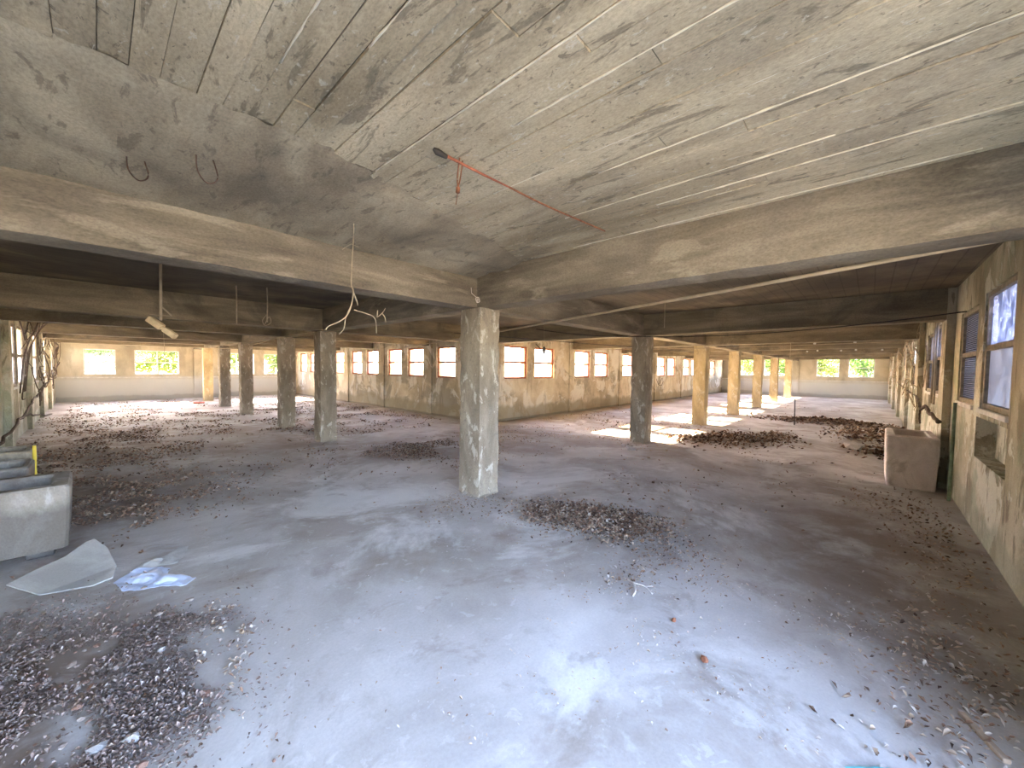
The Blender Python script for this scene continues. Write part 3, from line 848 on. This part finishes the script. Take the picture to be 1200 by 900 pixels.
# lamp holders hanging in the right wing
for (x, y, z1, lab) in ((7.79, 6.13, 2.14, 'dark lampholder on a thin wire in front of the inner windows'), (6.39, 2.52, 2.30, 'bare thin wire hanging from the right ceiling near the dark column'),
                        (13.9, 1.75, 1.95, 'thin hanging rod in the right wing above the debris heap')):
    h = empty('hanging_wire', (x, y, ZC))
    tag(h, lab, 'wire')
    tubes_obj('wire', [([(0, 0, 0), (0.005, 0, (z1 - ZC) * .5), (0, 0, z1 - ZC)], 0.006)], M['pale_wire'], h)
    if y > 6:
        tubes_obj('lampholder', [([(0, 0, z1 - ZC + .03), (0, 0, z1 - ZC - .03), (0, 0, z1 - ZC - .11), (0, 0, z1 - ZC - .16)], [.015, .045, .04, .012])], M['dark_wire'], h, 8)
cable('wire_tangle', [(smooth_path([(9.9, 8.14, 2.42), (9.95, 7.98, 2.25), (9.8, 7.9, 2.12), (9.65, 7.9, 1.98)]), .014), (smooth_path([(9.95, 7.9, 2.25), (10.1, 7.95, 2.12), (10.0, 7.9, 2.02)]), .010)],
      M['dark_wire'], 'dark tangle of wire hanging beside the second inner window', 'wire')
tag(tubes_obj('bent_wire_frame', [([(19.7, 8.13, 1.22), (19.75, 8.0, 0.85), (20.15, 8.0, 0.80), (20.35, 8.0, 1.0), (20.2, 8.0, 1.2), (19.85, 8.0, 0.9)], .012)], M['hookiron']),
    'bent wire frame hanging on the inner wall below the windows', 'wire')
# insulator-like rosette on top of the middle column
ro = empty('wire_rosette', (3.10, 3.45, 2.41))
tag(ro, 'small pale wire rosette stuck at the top of the middle column', 'wire')
ring = [(0.03 * math.cos(a), 0.006 * math.sin(3 * a), 0.03 * math.sin(a)) for a in np.linspace(0, 2 * math.pi, 14)]
tubes_obj('ring', [(ring, .006), ([(-.03, 0, 0), (.03, 0, 0)], .004), ([(0, 0, -.03), (0, 0, .03)], .004), ([(0, 0.02, .03), (-.01, .1, .09), (0, .12, .16)], .004)], M['leaf_d'], ro)
# porcelain insulators screwed to the faces of the cross beams
ins_v, ins_f = tube_data([(0, 0, 0), (-.03, 0, 0), (-.035, 0, 0), (-.05, 0, 0), (-.055, 0, 0), (-.075, 0, 0)], [.03, .03, .018, .018, .035, .025], 10)
ins_me = mesh_from('insulator', ins_v, ins_f, True)
ins_me.materials.append(M['frame_white'])
for (x, y, z, lab) in ((15.832, 1.35, 2.52, 'nearer pair, left'), (15.832, 0.38, 2.53, 'nearer pair, right'), (19.882, 1.93, 2.44, 'farther row, leftmost'), (19.882, 1.60, 2.47, 'farther row, second from left'),
                       (19.882, 0.87, 2.455, 'farther row, third from left'), (19.882, 0.44, 2.475, 'farther row, fourth from left'), (19.882, -0.29, 2.46, 'farther row, rightmost')):
    o = link('insulator', ins_me)
    o.location = (x, y, z)
    tag(o, 'small white insulator on a right wing cross beam, ' + lab, 'insulator', 'insulators on the cross beams')
# pipes on the right wall
cable('wall_pipe', [([(7.28, YR + 0.05, 0.0), (7.28, YR + 0.045, 0.55), (7.30, YR + 0.04, 1.24)], 0.017)], M['pipe_green'], 'vertical green-painted pipe on the right wall beside the trough', 'pipe', None, 10)
for (x, lab) in ((9.25, 'thin vertical pipe on the right wall, nearer of the two'), (9.6, 'thin vertical pipe on the right wall, farther of the two')):
    cable('wall_pipe', [([(x, YR + 0.06, 1.1), (x, YR + 0.06, ZC)], 0.014)], M['pipe_pale'], lab, 'pipe', None, 8)

# ------------------------------------------------------------------ vines
def wob(pts, amp, n=5, rnd=random):
    P = smooth_path(pts, n)
    return [p + Vector((rnd.uniform(-amp, amp), rnd.uniform(-amp, amp) * .3, rnd.uniform(-amp, amp))) for p in P]
vr = random.Random(21)
yv = YR + 0.10
main = wob([(20.5, yv, 1.28), (17.3, yv, 1.20), (14.0, yv, 1.14), (11.7, yv, 1.10), (10.7, yv + .03, 1.04), (10.06, yv + .05, 0.97), (9.4, yv + .06, 1.04), (8.94, yv + .06, 1.07), (8.2, yv + .08, 1.03), (7.4, yv + .05, 0.97)], 0.02, 6, vr)
cable('woody_vine', [(main, [0.012 + 0.012 * (i / len(main)) for i in range(len(main))]),
                     (wob([(10.06, yv + .05, 0.97), (10.15, yv + .05, .84), (10.3, yv + .03, 0.68)], .01,5,vr),0.014)], M['vine'], 'thick dark woody vine crawling along the right wall', 'vine', None, 7)
lines = []
for k in range(40):
    x = vr.uniform(9.8, 28)
    z = vr.uniform(1.2, 2.7)
    p = [(x, YR + vr.uniform(.10, .17), z)]
    for s in range(vr.randint(3, 6)):
        q = p[-1]
        p.append((q[0] + vr.uniform(-.7, .7), YR + vr.uniform(.10, .2), max(.9, min(2.75, q[2] + vr.uniform(-.45, .35)))))
    lines.append((smooth_path(p, 4), vr.uniform(.004, .011)))
cable('climbing_vine', lines, M['dry_vine'], 'tangle of dry climbing stems over the far windows of the right wall', 'vine', None, 5)
xv = XL + 0.11
cable('woody_vine', [(wob([(xv, 9.6, 0.35), (xv, 10.4, .36), (xv, 12.4, .52), (xv, 14.5, .70), (xv, 16.7, .8), (xv, 19, 1.0), (xv + .05, 21.3, 1.2)], .03, 5, vr), .022),
                     (wob([(xv, 12.4, .52), (xv + .05, 14, .42), (xv + .15, 16.5, .17)], .03, 5, vr), .018)], M['vine'], 'thin dark vine creeping up the left wall below the windows', 'vine', None, 6)
lines = []
for k in range(30):
    y = vr.uniform(11.9, 23.5)
    p = [(XL + vr.uniform(.10, .22), y, vr.uniform(1.0, 2.6))]
    for s in range(vr.randint(3, 6)):
        q = p[-1]
        p.append((XL + vr.uniform(.10, .22), q[1] + vr.uniform(-.9, .9), max(.6, min(2.75, q[2] + vr.uniform(-.5, .5)))))
    lines.append((smooth_path(p, 4), vr.uniform(.006, .016)))
for k in range(4):
    y = vr.uniform(11.9, 13.2)
    lines.append((smooth_path([(XL + .12, y, 1.0), (XL + .18, y + .2, 1.8), (XL + .35, y - .1, 2.3), (XL + .4 + .1 * k, y - .3, 2.75)], 5), .011))
cable('climbing_vine', lines, M['vine'], 'dark tangle of creeper stems over the windows of the left wall', 'vine', None, 5)

# ------------------------------------------------------------------ things lying on the floor
def sheet(name, outline, zf, m, label, cat, thick=0.008, n=1):
    bm = bmesh.new()
    top = [bm.verts.new((x, y, zf(x, y) + thick)) for x, y in outline]
    bot = [bm.verts.new((x, y, zf(x, y))) for x, y in outline]
    bm.faces.new(top)
    bm.faces.new(bot[::-1])
    k = len(outline)
    for i in range(k): bm.faces.new((bot[i], bot[(i + 1) % k], top[(i + 1) % k], top[i]))
    bmesh.ops.triangulate(bm, faces=[f for f in bm.faces if len(f.verts) > 4])
    return tag(link(name, bm_mesh(name, bm), m), label, cat)
sheet('broken_sheet', [(-0.46, 4.36), (-0.3, 4.12), (-0.05, 4.03), (0.05, 4.08), (0.075, 4.24), (0.03, 4.55), (-0.04, 4.74), (-0.09, 4.72), (-0.2, 4.56), (-0.36, 4.45)],
      lambda x, y: 0.004 + max(0, (y - 4.15)) * 0.19, M['sheet_grey'], 'broken grey board tilted up against the near left trough', 'board')

def crumple(name, outline, m, seed, amp=0.05, rings=14, per=8, parent=None):
    """a thin crumpled sheet with thickness, meshed in rings from its middle to its outline"""
    P = [Vector((p[0], p[1], 0)) for p in outline]
    c = sum(P, Vector()) / len(P)
    edge = []
    for i in range(len(P)):
        a, b = P[i], P[(i + 1) % len(P)]
        for k in range(per):
            q = a.lerp(b, k / per)
            edge.append(q + Vector((mnoise.noise(q * 25), mnoise.noise(q * 25 + Vector((7, 7, 7))), 0)) * 0.004)
    n = len(edge)
    V, Fc = [], []
    def zz(p, t):
        q = Vector((p.x * 6 + seed, p.y * 6, seed))
        return 0.004 + amp * (abs(mnoise.noise(q)) * 1.1 + abs(mnoise.noise(q * 2.1)) * 0.5) * (1.0 - 0.55 * t)
    V.append((c.x, c.y, zz(c, 0)))
    for r in range(1, rings + 1):
        for e in edge:
            p = c.lerp(e, r / rings)
            V.append((p.x, p.y, zz(p, r / rings)))
    for k in range(n):
        Fc.append((0, 1 + k, 1 + (k + 1) % n))
    for r in range(rings - 1):
        for k in range(n):
            a, b = 1 + r * n + k, 1 + r * n + (k + 1) % n
            Fc.append((a, a + n, b + n, b))
    o = link(name, mesh_from(name, V, Fc, False), m, parent)
    md = o.modifiers.new('thickness', 'SOLIDIFY')
    md.thickness = 0.0025
    return o
tag(crumple('plastic_sheet', [(0.05, 3.98), (0.09, 3.78), (0.17, 3.72), (0.29, 3.66), (0.41, 3.57), (0.47, 3.62), (0.44, 3.72), (0.33, 3.86), (0.36, 3.95), (0.30, 4.06), (0.16, 4.08)], M['plastic'], 3.0, .06),
    'crumpled pale blue plastic sheet on the floor beside the grey board', 'plastic sheet')
tag(crumple('plastic_sheet', [(0.14, 4.10), (0.31, 4.07), (0.41, 4.02), (0.49, 4.20), (0.52, 4.34), (0.47, 4.38), (0.36, 4.24), (0.22, 4.22)], M['sheet_grey'], 5.0, .05),
    'dull grey sheet flap lying behind the crumpled blue plastic', 'sheet')
tag(crumple('plastic_scrap', [(2.03, 0.02), (2.02, -0.05), (2.14, -0.19), (2.20, -0.2), (2.14, -0.1)], M['cyan'], 9.0, .010, 6), 'turquoise plastic scrap at the bottom edge of the floor', 'scrap')
sheet('red_board', [(2.35, 20.0), (3.05, 20.35), (3.08, 20.6), (2.3, 20.25)], lambda x, y: 0.01, M['red'], 'flat red board lying in the sun at the far end of the left wing', 'board', 0.03)

def lump(seed, flat=0.6, sub=2):
    bm = bmesh.new()
    bmesh.ops.create_icosphere(bm, subdivisions=sub, radius=1.0)
    r = random.Random(seed)
    o = Vector((r.uniform(0, 50), r.uniform(0, 50), 0))
    cuts = [(Vector((r.uniform(-1, 1), r.uniform(-1, 1), r.uniform(-1, 1))).normalized(), r.uniform(.55, .85)) for _ in range(6)]
    for v in bm.verts:
        for nrm, d in cuts:
            k = v.co.dot(nrm)
            if k > d: v.co -= nrm * (k - d)
        v.co *= 1 + .15 * mnoise.noise(v.co * 1.7 + o)
        v.co.z *= flat
    zmin = min(v.co.z for v in bm.verts)
    for v in bm.verts: v.co.z -= zmin
    return bm_mesh('stone', bm)
lumps = []
for k in range(9):
    me = lump(100 + k, [.55, .45, .7][k % 3], 1)
    me.materials.append(M[['stone_a', 'stone_b', 'stone_c'][k % 3]])
    lumps.append(me)
sr = random.Random(5)
def stone(x, y, r, kind, label, group, name='stone', cat='stone'):
    o = link(name, lumps[kind])
    o.location = (x, y, 0.0)
    o.scale = (r * sr.uniform(.9, 1.5), r * sr.uniform(.7, 1.0), r * sr.uniform(.7, 1.0))
    o.rotation_euler = (0, 0, sr.uniform(0, 6.28))
    tag(o, label, cat, group)
    return o
for k in range(285):
    while True:
        x, y = sr.gauss(-0.15, 0.34), sr.gauss(2.65, 0.5)
        if x > -1.05 and 1.7 < y < 4.0 and (x < 0.5 or sr.random() < .3): break
    stone(x, y, sr.choice((.009, .011, .013, .016, .020, .026)), sr.choice((0, 3, 6, 1, 4, 7, 0, 3)), 'small brown rubble stone in the litter at the lower left corner', 'rubble stones at the lower left')
stone(-0.03, 2.28, 0.034, 2, 'larger pale stone chip, left of two at the bottom left', None)
stone(0.07, 2.23, 0.036, 5, 'larger pale stone chip, right of two at the bottom left', None)
stone(0.21, 2.83, 0.024, 8, 'rounded pale pebble on bare floor among the rubble', None)
for (x, y, r) in ((7.15, 3.4, .10), (7.3, 3.55, .07), (7.42, 3.72, .06)):
    stone(x, y, r, 2, '%s pale rubble lump at the foot of the dark right column' % {.10: 'largest', .07: 'middle-sized', .06: 'smallest'}[r], 'rubble at the dark column')
stone(10.55, 0.2, 0.16, 2, 'pale broken slab fragment lying before the pink trough, larger of two', None, 'slab_fragment', 'rubble')
stone(10.62, -0.12, 0.09, 5, 'pale broken slab fragment close to the right wall, smaller of two', None, 'slab_fragment', 'rubble')
for k in range(34):
    stone(sr.uniform(14.8, 16.4), sr.uniform(-.5, 2.1), sr.uniform(.05, .12), sr.choice((0, 3, 6, 2)), 'lump of rubble in the debris heap of the right wing', 'rubble of the far debris heap')
tag(tubes_obj('upright_rod', [([(14.32, 1.63, 0), (14.33, 1.64, 0.8)], .014)], M['dark_wire']), 'thin dark rod standing upright in the far debris heap', 'rod')
lumps.append(lump(140, .8, 1))
lumps[-1].materials.append(M['rust'])
stone(2.24, 0.61, 0.024, 9, 'crumpled dark red scrap on the bare floor at lower right, larger of two', None, 'crumpled_scrap', 'scrap')
stone(2.47, 0.86, 0.02, 9, 'crumpled dark red scrap on the bare floor at lower right, smaller of two', None, 'crumpled_scrap', 'scrap')
# forked bone-pale twig
tag(tubes_obj('forked_twig', [(smooth_path([(2.72, 1.33, .01), (2.68, 1.24, .022), (2.60, 1.18, .02), (2.54, 1.17, .008)]), .006), (smooth_path([(2.68, 1.24, .022), (2.70, 1.15, .02), (2.66, 1.08, .01)]), .005),
                              (smooth_path([(2.70, 1.15, .02), (2.76, 1.12, .01)]), .004)], M['leaf_d']), 'pale forked twig on the floor in front of the leaf pile', 'twig')
# board stump at the lower right
bo = box_obj('wood_offcut', -0.12, 0.12, -0.014, 0.014, 0.0, 0.02, M['leaf_c'], None, 0.004)
bo.location = (2.62, -0.42, 0.0)
bo.rotation_euler = (0, 0, math.radians(25))
tag(bo, 'pale narrow wood offcut at the foot of the right wall', 'offcut')

# leaf litter: nobody could count it
def litter(name, label, patches, mats, size, cat='leaf litter', curl=0.8, seed=0, clump=0.0, bare=-0.02):
    """patches: (cx, cy, rx, ry, rot_deg, count, pile_height, mode) mode g = gaussian, u = uniform rectangle"""
    rg = np.random.default_rng(seed)
    Vs, Mi = [], []
    for (cx, cy, rx, ry, rot, n, hgt, mode) in patches:
        if mode == 'g':
            u, v = rg.normal(0, .5, n), rg.normal(0, .5, n)
        else:
            u, v = rg.uniform(-1, 1, n * 2), rg.uniform(-1, 1, n * 2)
            keep = np.array([mnoise.noise(Vector((cx + a * rx * 1.2, cy + b * ry * 1.2, seed))) > -0.02 + rg.uniform(-.25, .25) for a, b in zip(u, v)])
            u, v = u[keep][:n], v[keep][:n]
        c, s = math.cos(math.radians(rot)), math.sin(math.radians(rot))
        px, py = u * rx, v * ry
        X, Y = cx + px * c - py * s, cy + px * s + py * c
        # keep inside the walls
        ok = (X > XL + .04) & (Y > YR + .04) & (X < XF - .05) & (Y < YF - .05) & ~((X > XI - .04) & (Y > YI - .04)) & ~((X < -0.12) & (Y > 4.72) & (Y < 5.55)) & ~((abs(X - 3.34) < .2) & (abs(Y - 3.67) < .22))
        for (a0, a1, b0, b1) in COLS: ok &= ~((X > a0 - .03) & (X < a1 + .03) & (Y > b0 - .03) & (Y < b1 + .03))
        ok &= ~((X > 7.55) & (X < 8.7) & (Y < -0.15)) & ~((X < -.42) & (Y > 5.9) & (Y < 7.6))
        if clump > 0:
            ok &= np.array([mnoise.noise(Vector((a * clump, b * clump, seed * 3.3))) + .5 * mnoise.noise(Vector((a * clump * 2.3, b * clump * 2.3, seed))) + rg.normal(0, .12) > bare for a, b in zip(X, Y)], bool) if len(X) else ok
        X, Y, u, v = X[ok], Y[ok], u[ok], v[ok]
        k = len(X)
        Z = 0.004 + np.abs(rg.normal(0, 1, k)) * 0.006 + hgt * np.exp(-(u * u + v * v) * 1.6) * rg.uniform(0.2, 1.0, k)
        L = rg.uniform(size[0], size[1], k)
        W = L * rg.uniform(0.25, 0.6, k)
        a = rg.uniform(0, 2 * np.pi, k)
        ti = rg.normal(0, .6, k)
        ca, sa = np.cos(a), np.sin(a)
        up = W * curl * rg.uniform(0.0, 1.5, k)
        P = np.zeros((k, 6, 3))
        # base, left, right, mid, tip ... 6 points: base, l, r, m(rib), tip-lifted
        loc = [(-.5, 0, 0, 0), (0, .5, 0, 1), (0, -.5, 0, 1), (0, 0, 0, 0), (.5, 0, .6, 0), (.25, .3, .2, 1)]
        for q, (lx, ly, lz, lu) in enumerate(loc):
            dx, dy = lx * L, ly * W
            P[:, q, 0] = X + dx * ca - dy * sa
            P[:, q, 1] = Y + dx * sa + dy * ca
            P[:, q, 2] = np.maximum(0.0015, Z + lu * up + lz * up + dx * np.sin(ti) * .5 + L * .08)
        Vs.append(P)
        Mi.append(rg.choice(len(mats), k, p=np.array([m[1] for m in mats]) / sum(m[1] for m in mats)))
    P = np.concatenate(Vs)
    mi = np.concatenate(Mi)
    k = len(P)
    me = bpy.data.meshes.new(name)
    tri = np.array([(0, 3, 1), (0, 2, 3), (3, 4, 5), (3, 5, 1), (2, 4, 3)])
    nt_ = len(tri)
    idx = (tri[None] + (np.arange(k) * 6)[:, None, None]).reshape(-1)
    me.vertices.add(k * 6)
    me.vertices.foreach_set('co', P.reshape(-1))
    me.loops.add(len(idx))
    me.loops.foreach_set('vertex_index', idx.astype(np.int32))
    me.polygons.add(k * nt_)
    me.polygons.foreach_set('loop_start', np.arange(0, k * nt_ * 3, 3, dtype=np.int32))
    for m, _ in mats: me.materials.append(M[m])
    me.polygons.foreach_set('material_index', np.repeat(mi, nt_).astype(np.int32))
    me.update(calc_edges=True)
    o = link(name, me)
    tag(o, label, cat, None, 'stuff')
    return o
dark = [('leaf_a', 3), ('leaf_b', 4), ('leaf_c', 2), ('leaf_d', .3)]
mid = [('leaf_a', 2), ('leaf_b', 3), ('leaf_c', 3), ('leaf_d', .8)]
pale = [('leaf_b', 1.5), ('leaf_c', 3), ('leaf_d', 3)]
litter('leaf_pile', 'pile of dry brown leaves on the floor right of the middle column',
       [(3.55, 2.1, .72, .46, -70, 3600, .06, 'g'), (3.42, 2.45, .4, .36, -60, 1300, .04, 'g'), (3.7, 1.72, .36, .36, -60, 1300, .05, 'g')], mid, (.018, .048), 'leaf pile', seed=1)
litter('leaf_litter', 'thin leaf scatter round the foot of the middle column',
       [(2.95, 3.45, .6, .5, 0, 420, .01, 'g'), (3.3, 1.15, .5, .45, 0, 420, .01, 'g'), (2.75, 1.3, .3, .2, 0, 160, .01, 'g')], mid, (.012, .035), seed=2)
litter('leaf_pile', 'reddish leaf pile beside the sun patches in the right wing',
       [(10.1, 2.35, 1.3, .9, -30, 1800, .06, 'g'), (9.4, 3.0, .8, .5, -30, 500, .03, 'g'), (11.2, 1.7, 1.0, .5, 0, 400, .02, 'g')], dark, (.03, .09), 'leaf pile', seed=3)
litter('debris_heap', 'long dark debris heap across the far floor of the right wing',
       [(15.6, 0.9, .7, 1.7, 0, 1800, .14, 'g'), (13.3, -.1, 1.6, .8, 0, 900, .04, 'g'), (10.6, -0.3, .8, .5, 0, 400, .03, 'g')], dark, (.04, .13), 'debris heap', seed=4)
litter('leaf_litter', 'brown leaf scatter on the floor between the middle column and the left row',
       [(4.2, 6.3, 1.5, 1.0, 0, 4200, .012, 'g'), (2.8, 6.7, 1.0, .8, 0, 1500, .01, 'g'), (6.0, 6.0, 2.2, 1.6, 0, 2600, .01, 'u')], dark, (.015, .045), seed=5, clump=1.7)
litter('leaf_litter', 'dense dark leaf bed along the left wall',
       [(0.15, 6.3, 1.0, 1.1, 0, 5600, .015, 'g'), (-0.2, 8.5, 1.0, 2.2, 0, 5000, .015, 'g'), (0.4, 12.0, 1.6, 3.0, 0, 5000, .015, 'g'), (-.5, 16.5, .8, 3, 0, 1400, .02, 'g')], dark, (.015, .05), seed=6, clump=1.8)
litter('leaf_litter', 'sparse leaf scatter over the rest of the left wing floor',
       [(3.3, 12.5, 4.0, 3.8, 0, 10000, .0, 'u'), (3.3, 19, 4.0, 4.0, 0, 5000, .0, 'u'), (1.5, 8.2, 1.6, 1.8, 0, 500, .0, 'u')], dark, (.025, .065), seed=7, clump=1.1)
litter('leaf_litter', 'crumbly brown litter covering the lower left corner of the floor',
       [(-0.35, 2.8, .7, .9, 0, 12000, .008, 'g'), (0.1, 2.35, .4, .45, 0, 5200, .008, 'g'), (0.25, 2.95, .35, .35, 0, 3200, .006, 'g'), (-0.6, 3.6, .5, .6, 0, 3000, .006, 'g')],
       [('leaf_a', 1), ('chip_a', 4), ('chip_b', 3), ('stone_a', 2), ('chip_c', .7)], (.008, .026), seed=8, curl=0.9, clump=2.6, bare=-0.22)
litter('chip_scatter', 'pale straw and chips along the edge of the lower left litter',
       [(0.52, 2.75, .12, .30, -15, 900, .012, 'g'), (0.50, 3.08, .16, .09, 20, 160, .01, 'g'), (0.45, 2.45, .15, .2, 0, 160, .01, 'g')], pale, (.010, .036), 'debris', seed=9, clump=5.0)
litter('chip_scatter', 'pale flakes and crumbs strewn over the bare foreground floor',
       [(1.8, 1.3, 1.6, 1.5, 0, 1000, .0, 'u'), (2.6, 0.6, 1.2, .9, 0, 1100, .0, 'u'), (2.3, 1.25, .35, .5, 30, 160, .004, 'g'), (1.9, 0.5, .3, .4, 0, 90, .004, 'g'), (2.9, .2, .4, .3, 0, 90, .004, 'g')], pale, (.005, .022), 'debris', seed=10, clump=3.0)
litter('chip_scatter', 'crumbled plaster and leaves along the foot of the right wall',
       [(2.9, -0.35, 1.0, .4, 0, 900, .01, 'g'), (5.2, -0.5, 1.8, .35, 0, 700, .01, 'g'), (6.6, -0.2, .9, .5, 0, 400, .01, 'g')], [('leaf_a', 1), ('leaf_b', 3), ('leaf_c', 3), ('leaf_d', 2)], (.012, .04), 'debris', seed=11)
litter('leaf_litter', 'sparse leaf scatter over the middle of the right wing floor',
       [(6.5, 2.5, 2.6, 2.8, 0, 700, .0, 'u'), (11, 5.5, 3.5, 2.2, 0, 2000, .0, 'u'), (18, 2.5, 5, 3, 0, 500, .0, 'u')], mid, (.02, .055), seed=12, clump=1.2)

# ------------------------------------------------------------------ outdoors: yard, trees
gr = link('yard_ground', mesh_from('yard_ground', [(-120, -120, -0.36), (160, -120, -0.36), (160, 160, -0.36), (-120, 160, -0.36)], [(0, 1, 2, 3)]), M['ground'])
tag(gr, kind='structure')

def crown_mesh(seed, n, rx, rz, m):
    rg = np.random.default_rng(seed)
    cs = rg.normal(0, 1, (22, 3))
    cs /= np.linalg.norm(cs, axis=1)[:, None]
    cs *= rg.uniform(.3, 1.0, (22, 1))
    c = cs[rg.integers(0, 22, n)] + rg.normal(0, .2, (n, 3))
    P0 = c * np.array([rx, rx, rz])
    a = rg.normal(0, 1, (n, 3)); a /= np.linalg.norm(a, axis=1)[:, None]
    b = np.cross(a, rg.normal(0, 1, (n, 3))); b /= np.linalg.norm(b, axis=1)[:, None]
    s = rg.uniform(.07, .16, (n, 1))
    V = np.stack([P0 - a * s, P0 + b * s * .5, P0 + a * s, P0 - b * s * .5], 1)
    me = bpy.data.meshes.new('crown')
    me.vertices.add(n * 4)
    me.vertices.foreach_set('co', V.reshape(-1))
    me.loops.add(n * 4)
    me.loops.foreach_set('vertex_index', np.arange(n * 4, dtype=np.int32))
    me.polygons.add(n)
    me.polygons.foreach_set('loop_start', np.arange(0, n * 4, 4, dtype=np.int32))
    me.update(calc_edges=True)
    me.materials.append(m)
    return me
crowns = [crown_mesh(1, 5000, 2.0, 1.7, M['tree_leaf']), crown_mesh(2, 5000, 2.2, 1.6, M['tree_leaf2']), crown_mesh(3, 4200, 1.8, 1.9, M['tree_leaf2'])]
tv, tf = tube_data([(0, 0, -.36), (.05, 0, .7), (-.05, .05, 1.6), (.1, 0, 2.6), (0, .1, 3.6)], [.16, .13, .11, .08, .04], 8)
trunk_me = mesh_from('trunk', tv, tf, True)
trunk_me.materials.append(M['trunk'])
def tree(x, y, k, h, s, label, group):
    o = empty('tree', (x, y, 0), random.uniform(0, 6))
    tag(o, label, 'tree', group)
    t = link('trunk', trunk_me, None, o)
    c = link('crown', crowns[k], None, o)
    c.location = (0, 0, h)
    c.scale = (s, s, s)
    c['kind'] = 'stuff'
for (x, y, k, h, s, lab) in (
        (0.2, 40, 0, 2.2, 1.0, 'green tree filling the leftmost end window of the left wing'),
        (3.0, 38, 1, 2.1, 0.95, 'yellow-green tree behind the wide end window of the left wing'),
        (8.3, 41, 2, 2.2, 1.0, 'tree glimpsed between the columns through the second wide left end window'),
        (11.6, 42, 0, 2.2, 1.0, 'green tree behind the narrow end window nearest the inner wall')):
    tree(x, y, k, h, s, lab, 'trees beyond the left wing')
for (x, y, k, h, s, lab) in (
        (46, 0.4, 0, 2.2, 0.8, 'green tree behind the rightmost end window of the right wing'),
        (47, 3.4, 1, 2.2, 0.8, 'yellow-green tree behind the second end window from the right wall'),
        (46, 7.0, 0, 2.3, 0.85, 'green tree glimpsed between the farthest columns of the right row'),
        (47, 10.4, 2, 2.3, 0.85, 'tree behind the right end window nearest the inner wall')):
    tree(x, y, k, h, s, lab, 'trees beyond the right wing')
